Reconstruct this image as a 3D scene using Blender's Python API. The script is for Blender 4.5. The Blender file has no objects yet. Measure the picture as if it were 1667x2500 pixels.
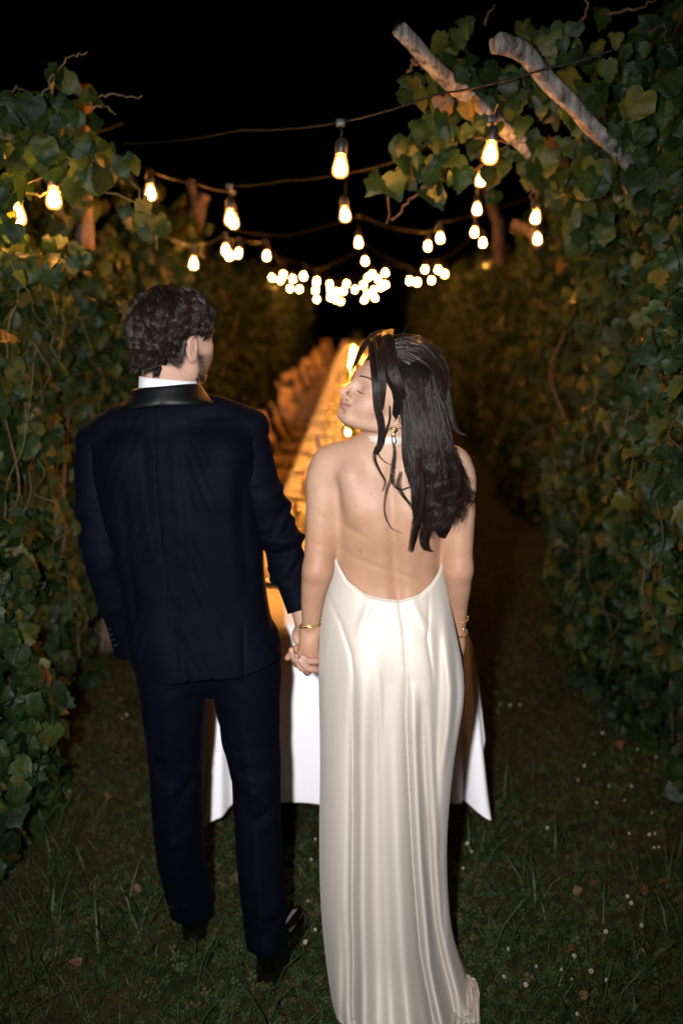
import bpy, bmesh, math, random
import numpy as np
from mathutils import Vector, Matrix, Euler

random.seed(7)
RNG = np.random.default_rng(11)
scene = bpy.context.scene
COL = scene.collection
PI = math.pi

# ------------------------------------------------------------------ camera
CAM_H, TILT, YAW, FPX = 1.78, math.radians(11.97), math.radians(0.97), 2430.0
cam_data = bpy.data.cameras.new('camera')
cam_data.sensor_fit = 'VERTICAL'
cam_data.sensor_height = 36.0
cam_data.sensor_width = 24.0
cam_data.lens = FPX / 2500.0 * 36.0
cam_data.clip_start, cam_data.clip_end = 0.05, 600.0
cam_data.dof.use_dof = True
cam_data.dof.focus_distance = 2.38
cam_data.dof.aperture_fstop = 1.7
cam = bpy.data.objects.new('camera', cam_data)
COL.objects.link(cam)
cam.location = (0, 0, CAM_H)
cam.rotation_euler = (PI / 2 - TILT, 0, YAW)
scene.camera = cam

# ------------------------------------------------------------------ night sky
world = bpy.data.worlds.new('World')
scene.world = world
world.use_nodes = True
wn = world.node_tree
sky = wn.nodes.new('ShaderNodeTexSky')
sky.sky_type = 'NISHITA'
sky.sun_disc = False
sky.sun_elevation = math.radians(-8)
sky.sun_rotation = math.radians(200)
wn.links.new(sky.outputs['Color'], wn.nodes['Background'].inputs['Color'])
wn.nodes['Background'].inputs['Strength'].default_value = 0.02

# the photographer's flash: held upright beside the lens, a little to the left
fl = bpy.data.lights.new('camera_flash', 'SPOT')
fl.spot_size = math.radians(84)
fl.spot_blend = 1.0
fl.energy = 540.0
fl.color = (1.0, 0.985, 0.985)
fl.shadow_soft_size = 0.028
flash = bpy.data.objects.new('camera_flash', fl)
COL.objects.link(flash)
flash.location = (-0.17, 0.03, CAM_H + 0.05)
flash.rotation_euler = (math.radians(90 - 12), 0, 0)

vs = scene.view_settings
vs.view_transform = 'Standard'
vs.look = 'None'
vs.exposure = 0.0
vs.gamma = 1.0
vs.use_curve_mapping = False
scene.render.engine = 'CYCLES'
scene.cycles.use_denoising = True
scene.cycles.max_bounces = 6
scene.cycles.diffuse_bounces = 3
scene.cycles.transparent_max_bounces = 12
scene.cycles.sample_clamp_indirect = 4.0
scene.cycles.caustics_reflective = False
scene.cycles.caustics_refractive = False
scene.cycles.use_light_tree = True

# ------------------------------------------------------------------ helpers
_F = np.array([-math.sin(YAW) * math.cos(TILT), math.cos(YAW) * math.cos(TILT), -math.sin(TILT)])
_R = np.array([math.cos(YAW), math.sin(YAW), 0.0])
_U = np.cross(_R, _F)

def at(px, py, Y):
    """the point of the place seen at a spot of the photograph, Y metres down the aisle"""
    d = _F + _R * (px - 833.5) / FPX + _U * (1250.0 - py) / FPX
    return np.array([0, 0, CAM_H]) + d * (Y / d[1])

def tag(o, label=None, cat=None, group=None, kind=None):
    if label: o['label'] = label
    if cat: o['category'] = cat
    if group: o['group'] = group
    if kind: o['kind'] = kind
    return o

def empty(name, loc=(0, 0, 0), rz=0.0):
    o = bpy.data.objects.new(name, None)
    o.empty_display_size = 0.1
    COL.objects.link(o)
    o.location = loc
    o.rotation_euler = (0, 0, rz)
    return o

def link(name, me, mat=None, parent=None, smooth=True):
    o = bpy.data.objects.new(name, me)
    COL.objects.link(o)
    if mat is not None and len(me.materials) == 0:
        me.materials.append(mat)
    if smooth and len(me.polygons):
        me.polygons.foreach_set('use_smooth', np.ones(len(me.polygons), dtype=bool))
    if parent is not None:
        o.parent = parent
    return o

def mesh_np(name, V, F):
    """V (n,3), F (m,3) or (m,4) integer array"""
    V = np.asarray(V, dtype=np.float32)
    F = np.asarray(F, dtype=np.int32)
    me = bpy.data.meshes.new(name)
    k = F.shape[1]
    me.vertices.add(len(V)); me.vertices.foreach_set('co', V.ravel())
    me.loops.add(F.size); me.loops.foreach_set('vertex_index', F.ravel())
    me.polygons.add(len(F))
    me.polygons.foreach_set('loop_start', np.arange(0, F.size, k, dtype=np.int32))
    me.update(calc_edges=True)
    me.validate()
    return me

def mesh_py(name, V, F):
    me = bpy.data.meshes.new(name)
    me.from_pydata([tuple(map(float, v)) for v in V], [], [tuple(int(i) for i in f) for f in F])
    me.update()
    return me

class MB:
    """collects simple closed shapes that become one mesh"""
    def __init__(self): self.V, self.F = [], []
    def add(self, V, F):
        n = len(self.V)
        self.V += [tuple(map(float, v)) for v in V]
        self.F += [tuple(int(i) + n for i in f) for f in F]
        return self
    def box(self, lo, hi, b=0.0):
        (x0, y0, z0), (x1, y1, z1) = lo, hi
        bm = bmesh.new()
        bmesh.ops.create_cube(bm, size=1.0)
        for v in bm.verts:
            v.co = Vector(((x0 + x1) / 2 + v.co.x * (x1 - x0), (y0 + y1) / 2 + v.co.y * (y1 - y0), (z0 + z1) / 2 + v.co.z * (z1 - z0)))
        if b > 0:
            bmesh.ops.bevel(bm, geom=bm.edges[:], offset=b, segments=2, affect='EDGES', profile=0.6)
        bm.verts.index_update()
        self.add([v.co[:] for v in bm.verts], [[v.index for v in f.verts] for f in bm.faces])
        bm.free()
        return self
    def tube(self, pts, r, n=8, cap=True):
        V, F = tube_np(np.asarray(pts, float), r, n)
        F = [tuple(f) for f in F]
        if cap:
            m = len(V) // n
            F += [tuple(range(n))[::-1], tuple((m - 1) * n + i for i in range(n))]
        return self.add(V, F)
    def lathe(self, prof, n=16, c=(0, 0, 0)):
        V = [(c[0] + r * math.cos(2 * PI * i / n), c[1] + r * math.sin(2 * PI * i / n), c[2] + z) for (r, z) in prof for i in range(n)]
        F = [(k * n + i, k * n + (i + 1) % n, (k + 1) * n + (i + 1) % n, (k + 1) * n + i) for k in range(len(prof) - 1) for i in range(n)]
        return self.add(V, F)
    def build(self, name, mat, parent=None, smooth=True):
        return link(name, mesh_py(name, self.V, self.F), mat, parent, smooth)

def frames(P):
    P = np.asarray(P, float)
    T = np.gradient(P, axis=0)
    T /= np.linalg.norm(T, axis=1, keepdims=True) + 1e-12
    a = np.array([0, 0, 1.0]) if abs(T[0][2]) < 0.9 else np.array([1.0, 0, 0])
    N = np.zeros_like(P)
    n = a - T[0] * a.dot(T[0]); n /= np.linalg.norm(n)
    for i in range(len(P)):
        n = n - T[i] * n.dot(T[i]); n /= np.linalg.norm(n) + 1e-12
        N[i] = n
    return T, N, np.cross(T, N)

def tube_np(P, r, n=8):
    T, N, B = frames(P)
    m = len(P)
    r = np.broadcast_to(np.asarray(r, float), (m,))
    a = np.arange(n) * 2 * PI / n
    V = P[:, None, :] + r[:, None, None] * (np.cos(a)[None, :, None] * N[:, None, :] + np.sin(a)[None, :, None] * B[:, None, :])
    i, j = np.meshgrid(np.arange(m - 1), np.arange(n), indexing='ij')
    F = np.stack([i * n + j, i * n + (j + 1) % n, (i + 1) * n + (j + 1) % n, (i + 1) * n + j], -1).reshape(-1, 4)
    return V.reshape(-1, 3), F

def catmull(P, k=8):
    P = np.asarray(P, float)
    Q = np.vstack([2 * P[0] - P[1], P, 2 * P[-1] - P[-2]])
    out = []
    t = np.linspace(0, 1, k, endpoint=False)[:, None]
    for i in range(len(P) - 1):
        p0, p1, p2, p3 = Q[i], Q[i + 1], Q[i + 2], Q[i + 3]
        out.append(0.5 * ((2 * p1) + (-p0 + p2) * t + (2 * p0 - 5 * p1 + 4 * p2 - p3) * t ** 2 + (-p0 + 3 * p1 - 3 * p2 + p3) * t ** 3))
    out.append(P[-1:])
    return np.vstack(out)

def smoothstep(a, b, x):
    t = np.clip((x - a) / (b - a), 0, 1)
    return t * t * (3 - 2 * t)

def copy_tree(o, parent=None):
    c = o.copy()
    for k in list(o.keys()): c[k] = o[k]
    COL.objects.link(c)
    c.parent = parent
    for ch in list(o.children): copy_tree(ch, c)
    return c

ORD = ['nearest', 'second', 'third', 'fourth', 'fifth', 'sixth', 'seventh', 'eighth', 'ninth', 'tenth', 'eleventh', 'twelfth', 'thirteenth',
       'fourteenth', 'fifteenth', 'sixteenth', 'seventeenth', 'eighteenth', 'nineteenth', 'twentieth', 'twenty-first', 'twenty-second',
       'twenty-third', 'twenty-fourth', 'twenty-fifth', 'twenty-sixth', 'twenty-seventh', 'twenty-eighth', 'twenty-ninth', 'thirtieth']

# ------------------------------------------------------------------ materials
class NT:
    def __init__(self, name):
        self.m = bpy.data.materials.new(name); self.m.use_nodes = True
        self.t = self.m.node_tree
        self.b = self.t.nodes['Principled BSDF']; self.o = self.t.nodes['Material Output']
    def n(self, typ, **kw):
        nd = self.t.nodes.new(typ)
        for k, v in kw.items():
            if k.startswith('i_'):
                nd.inputs[int(k[2:]) if k[2:].isdigit() else k[2:]].default_value = v
            else: setattr(nd, k, v)
        return nd
    def l(self, a, b): self.t.links.new(a, b)
    def math(self, op, a, b=None, clamp=False):
        nd = self.n('ShaderNodeMath', operation=op, use_clamp=clamp)
        for i, v in enumerate((a, b)):
            if v is None: continue
            if isinstance(v, (int, float)): nd.inputs[i].default_value = v
            else: self.l(v, nd.inputs[i])
        return nd.outputs[0]
    def ramp(self, fac, stops):
        r = self.n('ShaderNodeValToRGB')
        e = r.color_ramp.elements
        while len(e) < len(stops): e.new(0.5)
        for s, (p, c) in zip(e, stops):
            s.position = p; s.color = (*c, 1) if len(c) == 3 else c
        self.l(fac, r.inputs[0])
        return r.outputs[0]
    def noise(self, scale, detail=4, rough=0.55, coord='Object', out='Fac'):
        tc = self.n('ShaderNodeTexCoord')
        nz = self.n('ShaderNodeTexNoise')
        nz.inputs['Scale'].default_value = scale; nz.inputs['Detail'].default_value = detail; nz.inputs['Roughness'].default_value = rough
        self.l(tc.outputs[coord], nz.inputs['Vector'])
        return nz.outputs[out]
    def bump(self, h, strength=0.3, dist=0.01):
        b = self.n('ShaderNodeBump'); b.inputs['Strength'].default_value = strength; b.inputs['Distance'].default_value = dist
        self.l(h, b.inputs['Height']); self.l(b.outputs[0], self.b.inputs['Normal'])

def pbr(name, color, rough=0.6, metal=0.0, spec=0.5, var=0.0, vscale=12.0, bump=0.0, bscale=60.0, bdist=0.004, **kw):
    m = NT(name)
    b = m.b
    b.inputs['Roughness'].default_value = rough
    b.inputs['Metallic'].default_value = metal
    b.inputs['Specular IOR Level'].default_value = spec
    if var > 0:
        nz = m.noise(vscale)
        c0 = tuple(max(0, c * (1 - var)) for c in color); c1 = tuple(min(1, c * (1 + var)) for c in color)
        m.l(m.ramp(nz, [(0.3, c0), (0.7, c1)]), b.inputs['Base Color'])
    else:
        b.inputs['Base Color'].default_value = (*color, 1)
    if bump > 0: m.bump(m.noise(bscale, 5), bump, bdist)
    for k, v in kw.items():
        b.inputs[k.replace('_', ' ')].default_value = v
    return m.m

def emit(name, color, strength):
    m = NT(name)
    e = m.n('ShaderNodeEmission')
    e.inputs[0].default_value = (*color, 1); e.inputs[1].default_value = strength
    m.l(e.outputs[0], m.o.inputs[0])
    return m.m
# ================================================================== setting: ground and lawn
def ground_material():
    m = NT('soil_lawn')
    nz = m.noise(3.0, 6, 0.6); n2 = m.noise(45.0, 5, 0.7)
    a = m.ramp(nz, [(0.35, (0.020, 0.026, 0.009)), (0.55, (0.040, 0.034, 0.014)), (0.75, (0.075, 0.040, 0.022))])
    mx = m.n('ShaderNodeMix', data_type='RGBA', blend_type='MULTIPLY')
    mx.inputs[0].default_value = 0.8
    m.l(a, mx.inputs[6]); m.l(m.ramp(n2, [(0.3, (0.35, 0.35, 0.3)), (0.7, (1, 1, 1))]), mx.inputs[7])
    m.l(mx.outputs[2], m.b.inputs['Base Color'])
    m.b.inputs['Roughness'].default_value = 0.95; m.b.inputs['Specular IOR Level'].default_value = 0.1
    m.bump(n2, 0.8, 0.02)
    return m.m

def uneven(x, y):
    return 0.012 * np.sin(1.7 * x + 0.6) * np.sin(1.3 * y) + 0.006 * np.sin(5.1 * x + 2.0 * y)

gx = np.concatenate([np.linspace(-150, -6, 8), np.linspace(-5, 5, 60), np.linspace(6, 150, 8)])
gy = np.concatenate([np.linspace(-60, -2, 5), np.linspace(-1.5, 9, 66), np.linspace(10, 40, 16), np.linspace(50, 300, 6)])
GX, GY = np.meshgrid(gx, gy, indexing='ij')
GZ = uneven(GX, GY)
gi, gj = np.meshgrid(np.arange(len(gx) - 1), np.arange(len(gy) - 1), indexing='ij')
nyg = len(gy)
gf = np.stack([gi * nyg + gj, (gi + 1) * nyg + gj, (gi + 1) * nyg + gj + 1, gi * nyg + gj + 1], -1).reshape(-1, 4)
tag(link('ground', mesh_np('ground', np.stack([GX, GY, GZ], -1).reshape(-1, 3), gf), ground_material()), 'dark trodden earth under the lawn', None, None, 'structure')

def frame_from(nrm, tip):
    """columns: side, tip, normal"""
    tip = tip / (np.linalg.norm(tip, axis=1, keepdims=True) + 1e-9)
    nrm = nrm - tip * np.sum(nrm * tip, 1, keepdims=True)
    nrm = nrm / (np.linalg.norm(nrm, axis=1, keepdims=True) + 1e-9)
    return np.stack([np.cross(tip, nrm), tip, nrm], -1)

def scatter(name, TV, TF, pos, M, size, mat, rnd=None, parent=None):
    n, k = len(pos), len(TV)
    V = np.einsum('nij,kj->nki', M, TV) * np.asarray(size)[:, None, None] + pos[:, None, :]
    F = (TF[None] + (np.arange(n) * k)[:, None, None]).reshape(-1, TF.shape[1])
    me = mesh_np(name, V.reshape(-1, 3), F)
    at_ = me.attributes.new('rnd', 'FLOAT', 'POINT')
    at_.data.foreach_set('value', np.repeat((RNG.random(n) if rnd is None else rnd).astype(np.float32), k))
    uv = me.attributes.new('leafuv', 'FLOAT_VECTOR', 'POINT')
    uv.data.foreach_set('vector', np.tile(TV.astype(np.float32), (n, 1)).ravel())
    o = link(name, me, mat, parent)
    o['kind'] = 'stuff'
    return o

def foliage_material(name, stops, rough=0.48, spec=0.26, trans=0.36, by_object=False, veins=False):
    m = NT(name)
    if by_object:
        r = m.n('ShaderNodeObjectInfo').outputs['Random']
    else:
        a = m.n('ShaderNodeAttribute'); a.attribute_name = 'rnd'; r = a.outputs['Fac']
    col = m.ramp(r, stops)
    nz = m.noise(35.0, 4, 0.6)
    mx = m.n('ShaderNodeMix', data_type='RGBA', blend_type='MULTIPLY'); mx.inputs[0].default_value = 1.0
    m.l(col, mx.inputs[6]); m.l(m.ramp(nz, [(0.3, (0.62, 0.66, 0.55)), (0.7, (1.2, 1.15, 1.05))]), mx.inputs[7])
    col = mx.outputs[2]
    if veins:
        a = m.n('ShaderNodeAttribute'); a.attribute_name = 'leafuv'
        sp = m.n('ShaderNodeSeparateXYZ'); m.l(a.outputs['Vector'], sp.inputs[0])
        x, y = m.math('ABSOLUTE', sp.outputs[0]), sp.outputs[1]
        best = x
        for ang in (35, 72):
            d = m.math('ABSOLUTE', m.math('SUBTRACT', m.math('MULTIPLY', x, math.cos(math.radians(ang))), m.math('MULTIPLY', y, math.sin(math.radians(ang)))))
            best = m.math('MINIMUM', best, d)
        # side veins leaving the midrib
        w = m.math('ABSOLUTE', m.math('SINE', m.math('MULTIPLY', m.math('SUBTRACT', y, m.math('MULTIPLY', x, 0.8)), 22.0)))
        best = m.math('MINIMUM', best, m.math('ADD', m.math('MULTIPLY', w, 0.09), 0.006))
        line = m.math('SUBTRACT', 1.0, m.math('MULTIPLY', best, 40.0), True)
        m2 = m.n('ShaderNodeMix', data_type='RGBA', blend_type='MIX')
        m.l(m.math('MULTIPLY', line, 0.22), m2.inputs[0]); m.l(col, m2.inputs[6]); m2.inputs[7].default_value = (0.09, 0.11, 0.035, 1)
        col = m2.outputs[2]
        m.bump(m.math('SUBTRACT', 1.0, line), 0.35, 0.002)
    m.l(col, m.b.inputs['Base Color'])
    m.b.inputs['Roughness'].default_value = rough; m.b.inputs['Specular IOR Level'].default_value = spec
    t = m.n('ShaderNodeBsdfTranslucent')
    hs = m.n('ShaderNodeHueSaturation'); hs.inputs['Value'].default_value = 1.7; hs.inputs['Saturation'].default_value = 1.1; hs.inputs['Hue'].default_value = 0.485
    m.l(col, hs.inputs['Color']); m.l(hs.outputs[0], t.inputs[0])
    ms = m.n('ShaderNodeMixShader'); ms.inputs[0].default_value = trans
    m.l(m.b.outputs[0], ms.inputs[1]); m.l(t.outputs[0], ms.inputs[2]); m.l(ms.outputs[0], m.o.inputs[0])
    return m.m

LEAF_STOPS = [(0.0, (0.0045, 0.017, 0.005)), (0.45, (0.008, 0.025, 0.007)), (0.74, (0.016, 0.037, 0.009)), (0.91, (0.036, 0.056, 0.012)), (0.985, (0.07, 0.076, 0.016)), (1.0, (0.09, 0.05, 0.015))]
M_leaf_part = foliage_material('grape_leaf', LEAF_STOPS, by_object=True, veins=True)
M_leaf = foliage_material('grape_leaf_mass', LEAF_STOPS, veins=True)
M_clover = foliage_material('clover', [(0.0, (0.012, 0.026, 0.007)), (0.5, (0.022, 0.042, 0.011)), (0.85, (0.037, 0.054, 0.017)), (1.0, (0.070, 0.050, 0.024))], rough=0.6, spec=0.2, trans=0.2)
M_grass = foliage_material('grass', [(0.0, (0.016, 0.031, 0.010)), (0.55, (0.031, 0.052, 0.018)), (0.85, (0.055, 0.058, 0.026)), (1.0, (0.12, 0.075, 0.042))], rough=0.5, spec=0.25, trans=0.2)
M_stem = pbr('vine_stem', (0.06, 0.036, 0.022), 0.8, spec=0.2, var=0.5, vscale=30)
M_shoot = pbr('green_shoot', (0.05, 0.05, 0.016), 0.6, var=0.4)
M_dry = foliage_material('dry_leaf', [(0.0, (0.07, 0.03, 0.016)), (0.5, (0.11, 0.05, 0.025)), (1.0, (0.13, 0.09, 0.045))], by_object=True, trans=0.1, spec=0.2)

# lawn: clover leaflets and grass blades
def lawn_points(n, y0, y1, power=1.6):
    y = y0 + (y1 - y0) * RNG.random(n) ** power
    x = (RNG.random(n) * 2 - 1) * (0.40 * y + 0.25) + 0.01
    return x, y

def build_lawn():
    # clover: three leaflets of two faces each
    lv, lf = [], []
    for k in range(3):
        a = k * 2 * PI / 3
        c, s = math.cos(a), math.sin(a)
        base = len(lv)
        for (u, v, w) in ((0, 0.05, 0), (-0.46, 0.55, 0.10), (-0.28, 0.95, 0.06), (0.0, 0.88, -0.03), (0.28, 0.95, 0.06), (0.46, 0.55, 0.10)):
            lv.append((u * c - v * s, u * s + v * c, w))
        lf += [(base, base + 3, base + 2), (base, base + 2, base + 1), (base, base + 5, base + 4), (base, base + 4, base + 3)]
    n = 38000
    x, y = lawn_points(n, 1.85, 7.5)
    patch = np.sin(2.3 * x + 1) * np.sin(2.9 * y + 0.5) + 0.5 * np.sin(6.1 * x - 4.7 * y)
    keep = (patch + RNG.normal(0, 0.4, n)) > -0.55
    x, y = x[keep], y[keep]; n = len(x)
    z = uneven(x, y) + 0.006 + 0.022 * RNG.random(n)
    nr = np.stack([RNG.normal(0, 0.42, n), RNG.normal(-0.25, 0.42, n), np.ones(n)], 1)
    a = RNG.random(n) * 2 * PI
    tip = np.stack([np.cos(a), np.sin(a), np.zeros(n)], 1)
    scatter('clover_lawn', np.array(lv), np.array(lf), np.stack([x, y, z], 1), frame_from(tip, nr)[:, :, [0, 2, 1]], 0.007 + 0.008 * RNG.random(n), M_clover)
    tag(bpy.data.objects['clover_lawn'], 'low dark green clover covering the ground', 'clover', None, 'stuff')
    # blades
    bv = np.array([(-0.5, 0, 0), (0.5, 0, 0), (-0.42, 0, 0.45), (0.42, 0, 0.45), (-0.22, 0, 0.8), (0.22, 0, 0.8), (0, 0, 1.0)], float)
    bf = np.array([(0, 1, 3), (0, 3, 2), (2, 3, 5), (2, 5, 4), (4, 5, 6)])
    def blades(x, y, length, width, lean, rnd):
        n = len(x)
        a = RNG.random(n) * 2 * PI
        f = RNG.random(n) * 2 * PI
        t = bv[None, :, 2]
        w = width[:, None] * bv[None, :, 0]
        bend = lean[:, None] * length[:, None] * t ** 1.7
        V = np.stack([x[:, None] + w * np.cos(f)[:, None] + bend * np.cos(a)[:, None],
                      y[:, None] + w * np.sin(f)[:, None] + bend * np.sin(a)[:, None],
                      uneven(x, y)[:, None] + length[:, None] * t * np.sqrt(np.maximum(0.05, 1 - (0.75 * lean[:, None] * t) ** 2))], -1)
        return V.reshape(-1, 3), np.repeat(rnd, 7)
    n = 60000
    x, y = lawn_points(n, 1.85, 9.0)
    shoe = np.minimum(np.hypot((x - at(474, 2296, 2.5)[0]) / 0.09, (y - 2.44) / 0.14), np.hypot((x - at(648, 2402, 2.33)[0]) / 0.09, (y - 2.26) / 0.14)) < 1
    x, y = x[~shoe], y[~shoe]; n = len(x)
    V1, r1 = blades(x, y, 0.02 + 0.045 * RNG.random(n) ** 1.5, 0.0014 + 0.0016 * RNG.random(n), 0.3 + 0.9 * RNG.random(n), RNG.random(n))
    # coarse tufts
    tx, ty = [], []
    spots = [(250, 2330), (90, 2250), (60, 2430), (330, 2260), (1560, 2370), (1480, 2460), (1400, 2480), (1230, 2340), (1300, 2200), (1180, 2090), (1600, 2280), (160, 2130), (700, 2330), (1250, 1950), (1330, 2060), (1640, 2120)]
    for (px, py) in spots:
        p = at(px, py, 1.0) - np.array([0, 0, CAM_H]); p = np.array([0, 0, CAM_H]) + p * (-CAM_H / p[2])
        k = random.randint(14, 34)
        tx += list(p[0] + RNG.normal(0, 0.035, k)); ty += list(p[1] + RNG.normal(0, 0.035, k))
    k = 420
    ax, ay = lawn_points(k, 1.9, 6.0)
    tx = np.concatenate([tx, ax]); ty = np.concatenate([ty, ay])
    clear = ~((tx > -0.12) & (tx < 0.36) & (ty < 2.5)); tx, ty = tx[clear], ty[clear]; k = len(tx)
    V2, r2 = blades(tx, ty, 0.07 + 0.12 * RNG.random(k), 0.004 + 0.004 * RNG.random(k), 0.5 + 0.6 * RNG.random(k), 0.2 + 0.4 * RNG.random(k))
    V = np.vstack([V1, V2]); nb = len(V) // 7
    F = (bf[None] + (np.arange(nb) * 7)[:, None, None]).reshape(-1, 3)
    me = mesh_np('grass', V, F)
    me.attributes.new('rnd', 'FLOAT', 'POINT').data.foreach_set('value', np.concatenate([r1, r2]).astype(np.float32))
    tag(link('grass', me, M_grass), 'short dark grass blades and coarse tufts in the lawn', 'grass', None, 'stuff')
build_lawn()

# ================================================================== grape leaves
def leaf_template(seed, detail=True):
    r = np.random.default_rng(seed)
    if detail:
        rows = [(0.00, 0.16, -0.15), (0.08, 0.40, -0.07), (0.22, 0.51, 0.15), (0.36, 0.45, 0.36), (0.46, 0.47, 0.54), (0.62, 0.30, 0.64), (0.76, 0.25, 0.80), (0.90, 0.10, 0.93)] if seed % 3 == 0 else \
               [(0.00, 0.18, -0.17), (0.08, 0.38, -0.12), (0.20, 0.52, 0.08), (0.34, 0.55, 0.30), (0.46, 0.50, 0.48), (0.62, 0.39, 0.66), (0.76, 0.25, 0.82), (0.90, 0.11, 0.94)]
    else:
        rows = [(0.0, 0.22, -0.12), (0.25, 0.50, 0.14), (0.55, 0.38, 0.58)]
    V = []
    for (ym, x, ys) in rows:
        j = lambda: 1 + r.normal(0, 0.10)
        V += [(-x * j(), ys + r.normal(0, 0.035), 0), (0, ym, 0), (x * j(), ys + r.normal(0, 0.035), 0)]
    V.append((0, 1.05, 0))
    V = np.array(V)
    fold, curl, wave = r.uniform(-0.15, 0.55), r.uniform(-0.1, 0.75), r.uniform(0, 0.10)
    V[:, 2] = fold * np.abs(V[:, 0]) - curl * (V[:, 1] - 0.25) ** 2 + wave * np.sin(V[:, 1] * 11 + V[:, 0] * 6)
    F = []
    m = len(rows)
    for i in range(m - 1):
        a = 3 * i
        F += [(a, a + 1, a + 4), (a, a + 4, a + 3), (a + 1, a + 2, a + 5), (a + 1, a + 5, a + 4)]
    a = 3 * (m - 1)
    F += [(a, a + 1, a + 3), (a + 1, a + 2, a + 3)]
    return V, np.array(F)

LEAVES = [leaf_template(100 + i) for i in range(16)]
LEAF_SIMPLE = [leaf_template(200 + i, False) for i in range(4)]

def leaf_mesh(i):
    V, F = LEAVES[i]
    me = mesh_np('leaf', V, F)
    me.attributes.new('leafuv', 'FLOAT_VECTOR', 'POINT').data.foreach_set('vector', V.astype(np.float32).ravel())
    me.materials.append(M_leaf_part)
    me.polygons.foreach_set('use_smooth', np.ones(len(me.polygons), dtype=bool))
    return me
LEAF_MESH = [leaf_mesh(i) for i in range(16)]

def to_pixel(P):
    d = P - np.array([0, 0, CAM_H])
    z = d @ _F
    return 833.5 + FPX * (d @ _R) / z, 1250 - FPX * (d @ _U) / z, z

def plant_leaves(root, pos, nrm, tip, size, n_parts=300, simple=False, name='foliage'):
    """the largest leaves in view become parts, all others one mass per leaf shape"""
    M = frame_from(nrm, tip)
    n = len(pos)
    if n_parts:
        px, py, z = to_pixel(pos)
        score = size / z * np.abs(np.einsum('ij,ij->i', M[:, :, 2], (pos - np.array([0, 0, CAM_H])) / z[:, None]))
        score = score * ((px > 5) & (px < 1660) & (py > 5) & (py < 2300))
        score = score / (0.2 + np.linalg.norm(pos, axis=1))
        order = np.argsort(-score)
        part = order[:n_parts]; rest = order[n_parts:]
        for i in part:
            o = bpy.data.objects.new('leaf', LEAF_MESH[i % 16])
            COL.objects.link(o)
            mm = Matrix(M[i].tolist()).to_4x4()
            o.matrix_world = Matrix.Translation(Vector(pos[i])) @ mm @ Matrix.Scale(float(size[i]), 4)
            o.parent = root
            o.matrix_parent_inverse = root.matrix_world.inverted() if False else Matrix()
    else:
        rest = np.arange(n)
    T = LEAF_SIMPLE if simple else LEAVES
    VV, FF, RR, UU, off = [], [], [], [], 0
    for k in range(len(T)):
        idx = rest[k::len(T)]
        TV, TF = T[k]
        V = np.einsum('nij,kj->nki', M[idx], TV) * size[idx][:, None, None] + pos[idx][:, None, :]
        FF.append((TF[None] + (np.arange(len(idx)) * len(TV))[:, None, None]).reshape(-1, 3) + off)
        VV.append(V.reshape(-1, 3)); off += V.shape[0] * V.shape[1]
        RR.append(np.repeat(RNG.random(len(idx)), len(TV))); UU.append(np.tile(TV, (len(idx), 1)))
    me = mesh_np(name, np.vstack(VV), np.vstack(FF))
    me.attributes.new('rnd', 'FLOAT', 'POINT').data.foreach_set('value', np.concatenate(RR).astype(np.float32))
    me.attributes.new('leafuv', 'FLOAT_VECTOR', 'POINT').data.foreach_set('vector', np.vstack(UU).astype(np.float32).ravel())
    o = link(name, me, M_leaf, root)
    o['kind'] = 'stuff'
    return o

def bumps(y, z, s):
    return 0.13 * np.sin(2.1 * y + s) * np.sin(1.7 * z + 2 * s) + 0.09 * np.sin(5.3 * y + 3 * s) * np.sin(4.1 * z + s) + 0.03 * np.sin(11 * y + z * 9)

def wall_leaves(n, side, xface, y0, y1, z0, ztop, depth, ypow=1.0, s=0.0, size=(0.030, 0.078)):
    y = y0 + (y1 - y0) * RNG.random(n) ** ypow
    top = ztop + 0.12 * np.sin(1.9 * y + s) + 0.07 * np.sin(4.7 * y)
    z = z0 + (top - z0) * RNG.random(n) ** 0.9
    lay = RNG.random(n) ** 1.6
    x = xface + bumps(y, z, s) * 1.0 + lay * depth
    x = x + 0.16 * np.clip(0.45 - z, 0, 1)                      # the foot of the hedge draws back
    x = x + 0.5 * np.clip((z - (top - 0.25)) / 0.25, 0, 1) ** 2 * 0.5 * RNG.random(n)
    pos = np.stack([side * x, y, z], 1)
    nrm = np.stack([-side * (0.8 + 0.2 * RNG.random(n)), RNG.normal(-0.45, 0.75, n), RNG.normal(0.40, 0.65, n)], 1)
    tip = np.stack([RNG.normal(-0.15 * side, 0.50, n), RNG.normal(0, 0.55, n), RNG.normal(-0.8, 0.45, n)], 1)
    sz = size[0] + (size[1] - size[0]) * RNG.random(n)
    sz[RNG.random(n) < 0.15] *= 0.6
    return pos, nrm, tip, sz

def clump_leaves(blobs):
    P, N, T, S = [], [], [], []
    for (px, py, d, rx, ry, n) in blobs:
        for _ in range(max(2, int(n * 0.8))):
            a, r = random.random() * 2 * PI, math.sqrt(random.random())
            p = at(px + rx * r * math.cos(a), py + ry * r * math.sin(a), d + random.gauss(0, 0.13))
            P.append(p)
            N.append((random.gauss(0, 0.5), -1 + random.gauss(0, 0.4), random.gauss(0.35, 0.4)))
            T.append((random.gauss(0, 0.4), random.gauss(-0.1, 0.3), -1 + random.gauss(0, 0.35)))
            S.append(random.uniform(0.04, 0.082))
    return np.array(P), np.array(N), np.array(T), np.array(S)

def shoots(root, paths, mat, name='shoot', r=0.004):
    for pts in paths:
        P = catmull(np.array([at(*p) for p in pts]), 6)
        P += RNG.normal(0, 0.004, P.shape)
        MB().tube(P, np.linspace(r, r * 0.45, len(P)), 6).build(name, mat, root)

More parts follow.
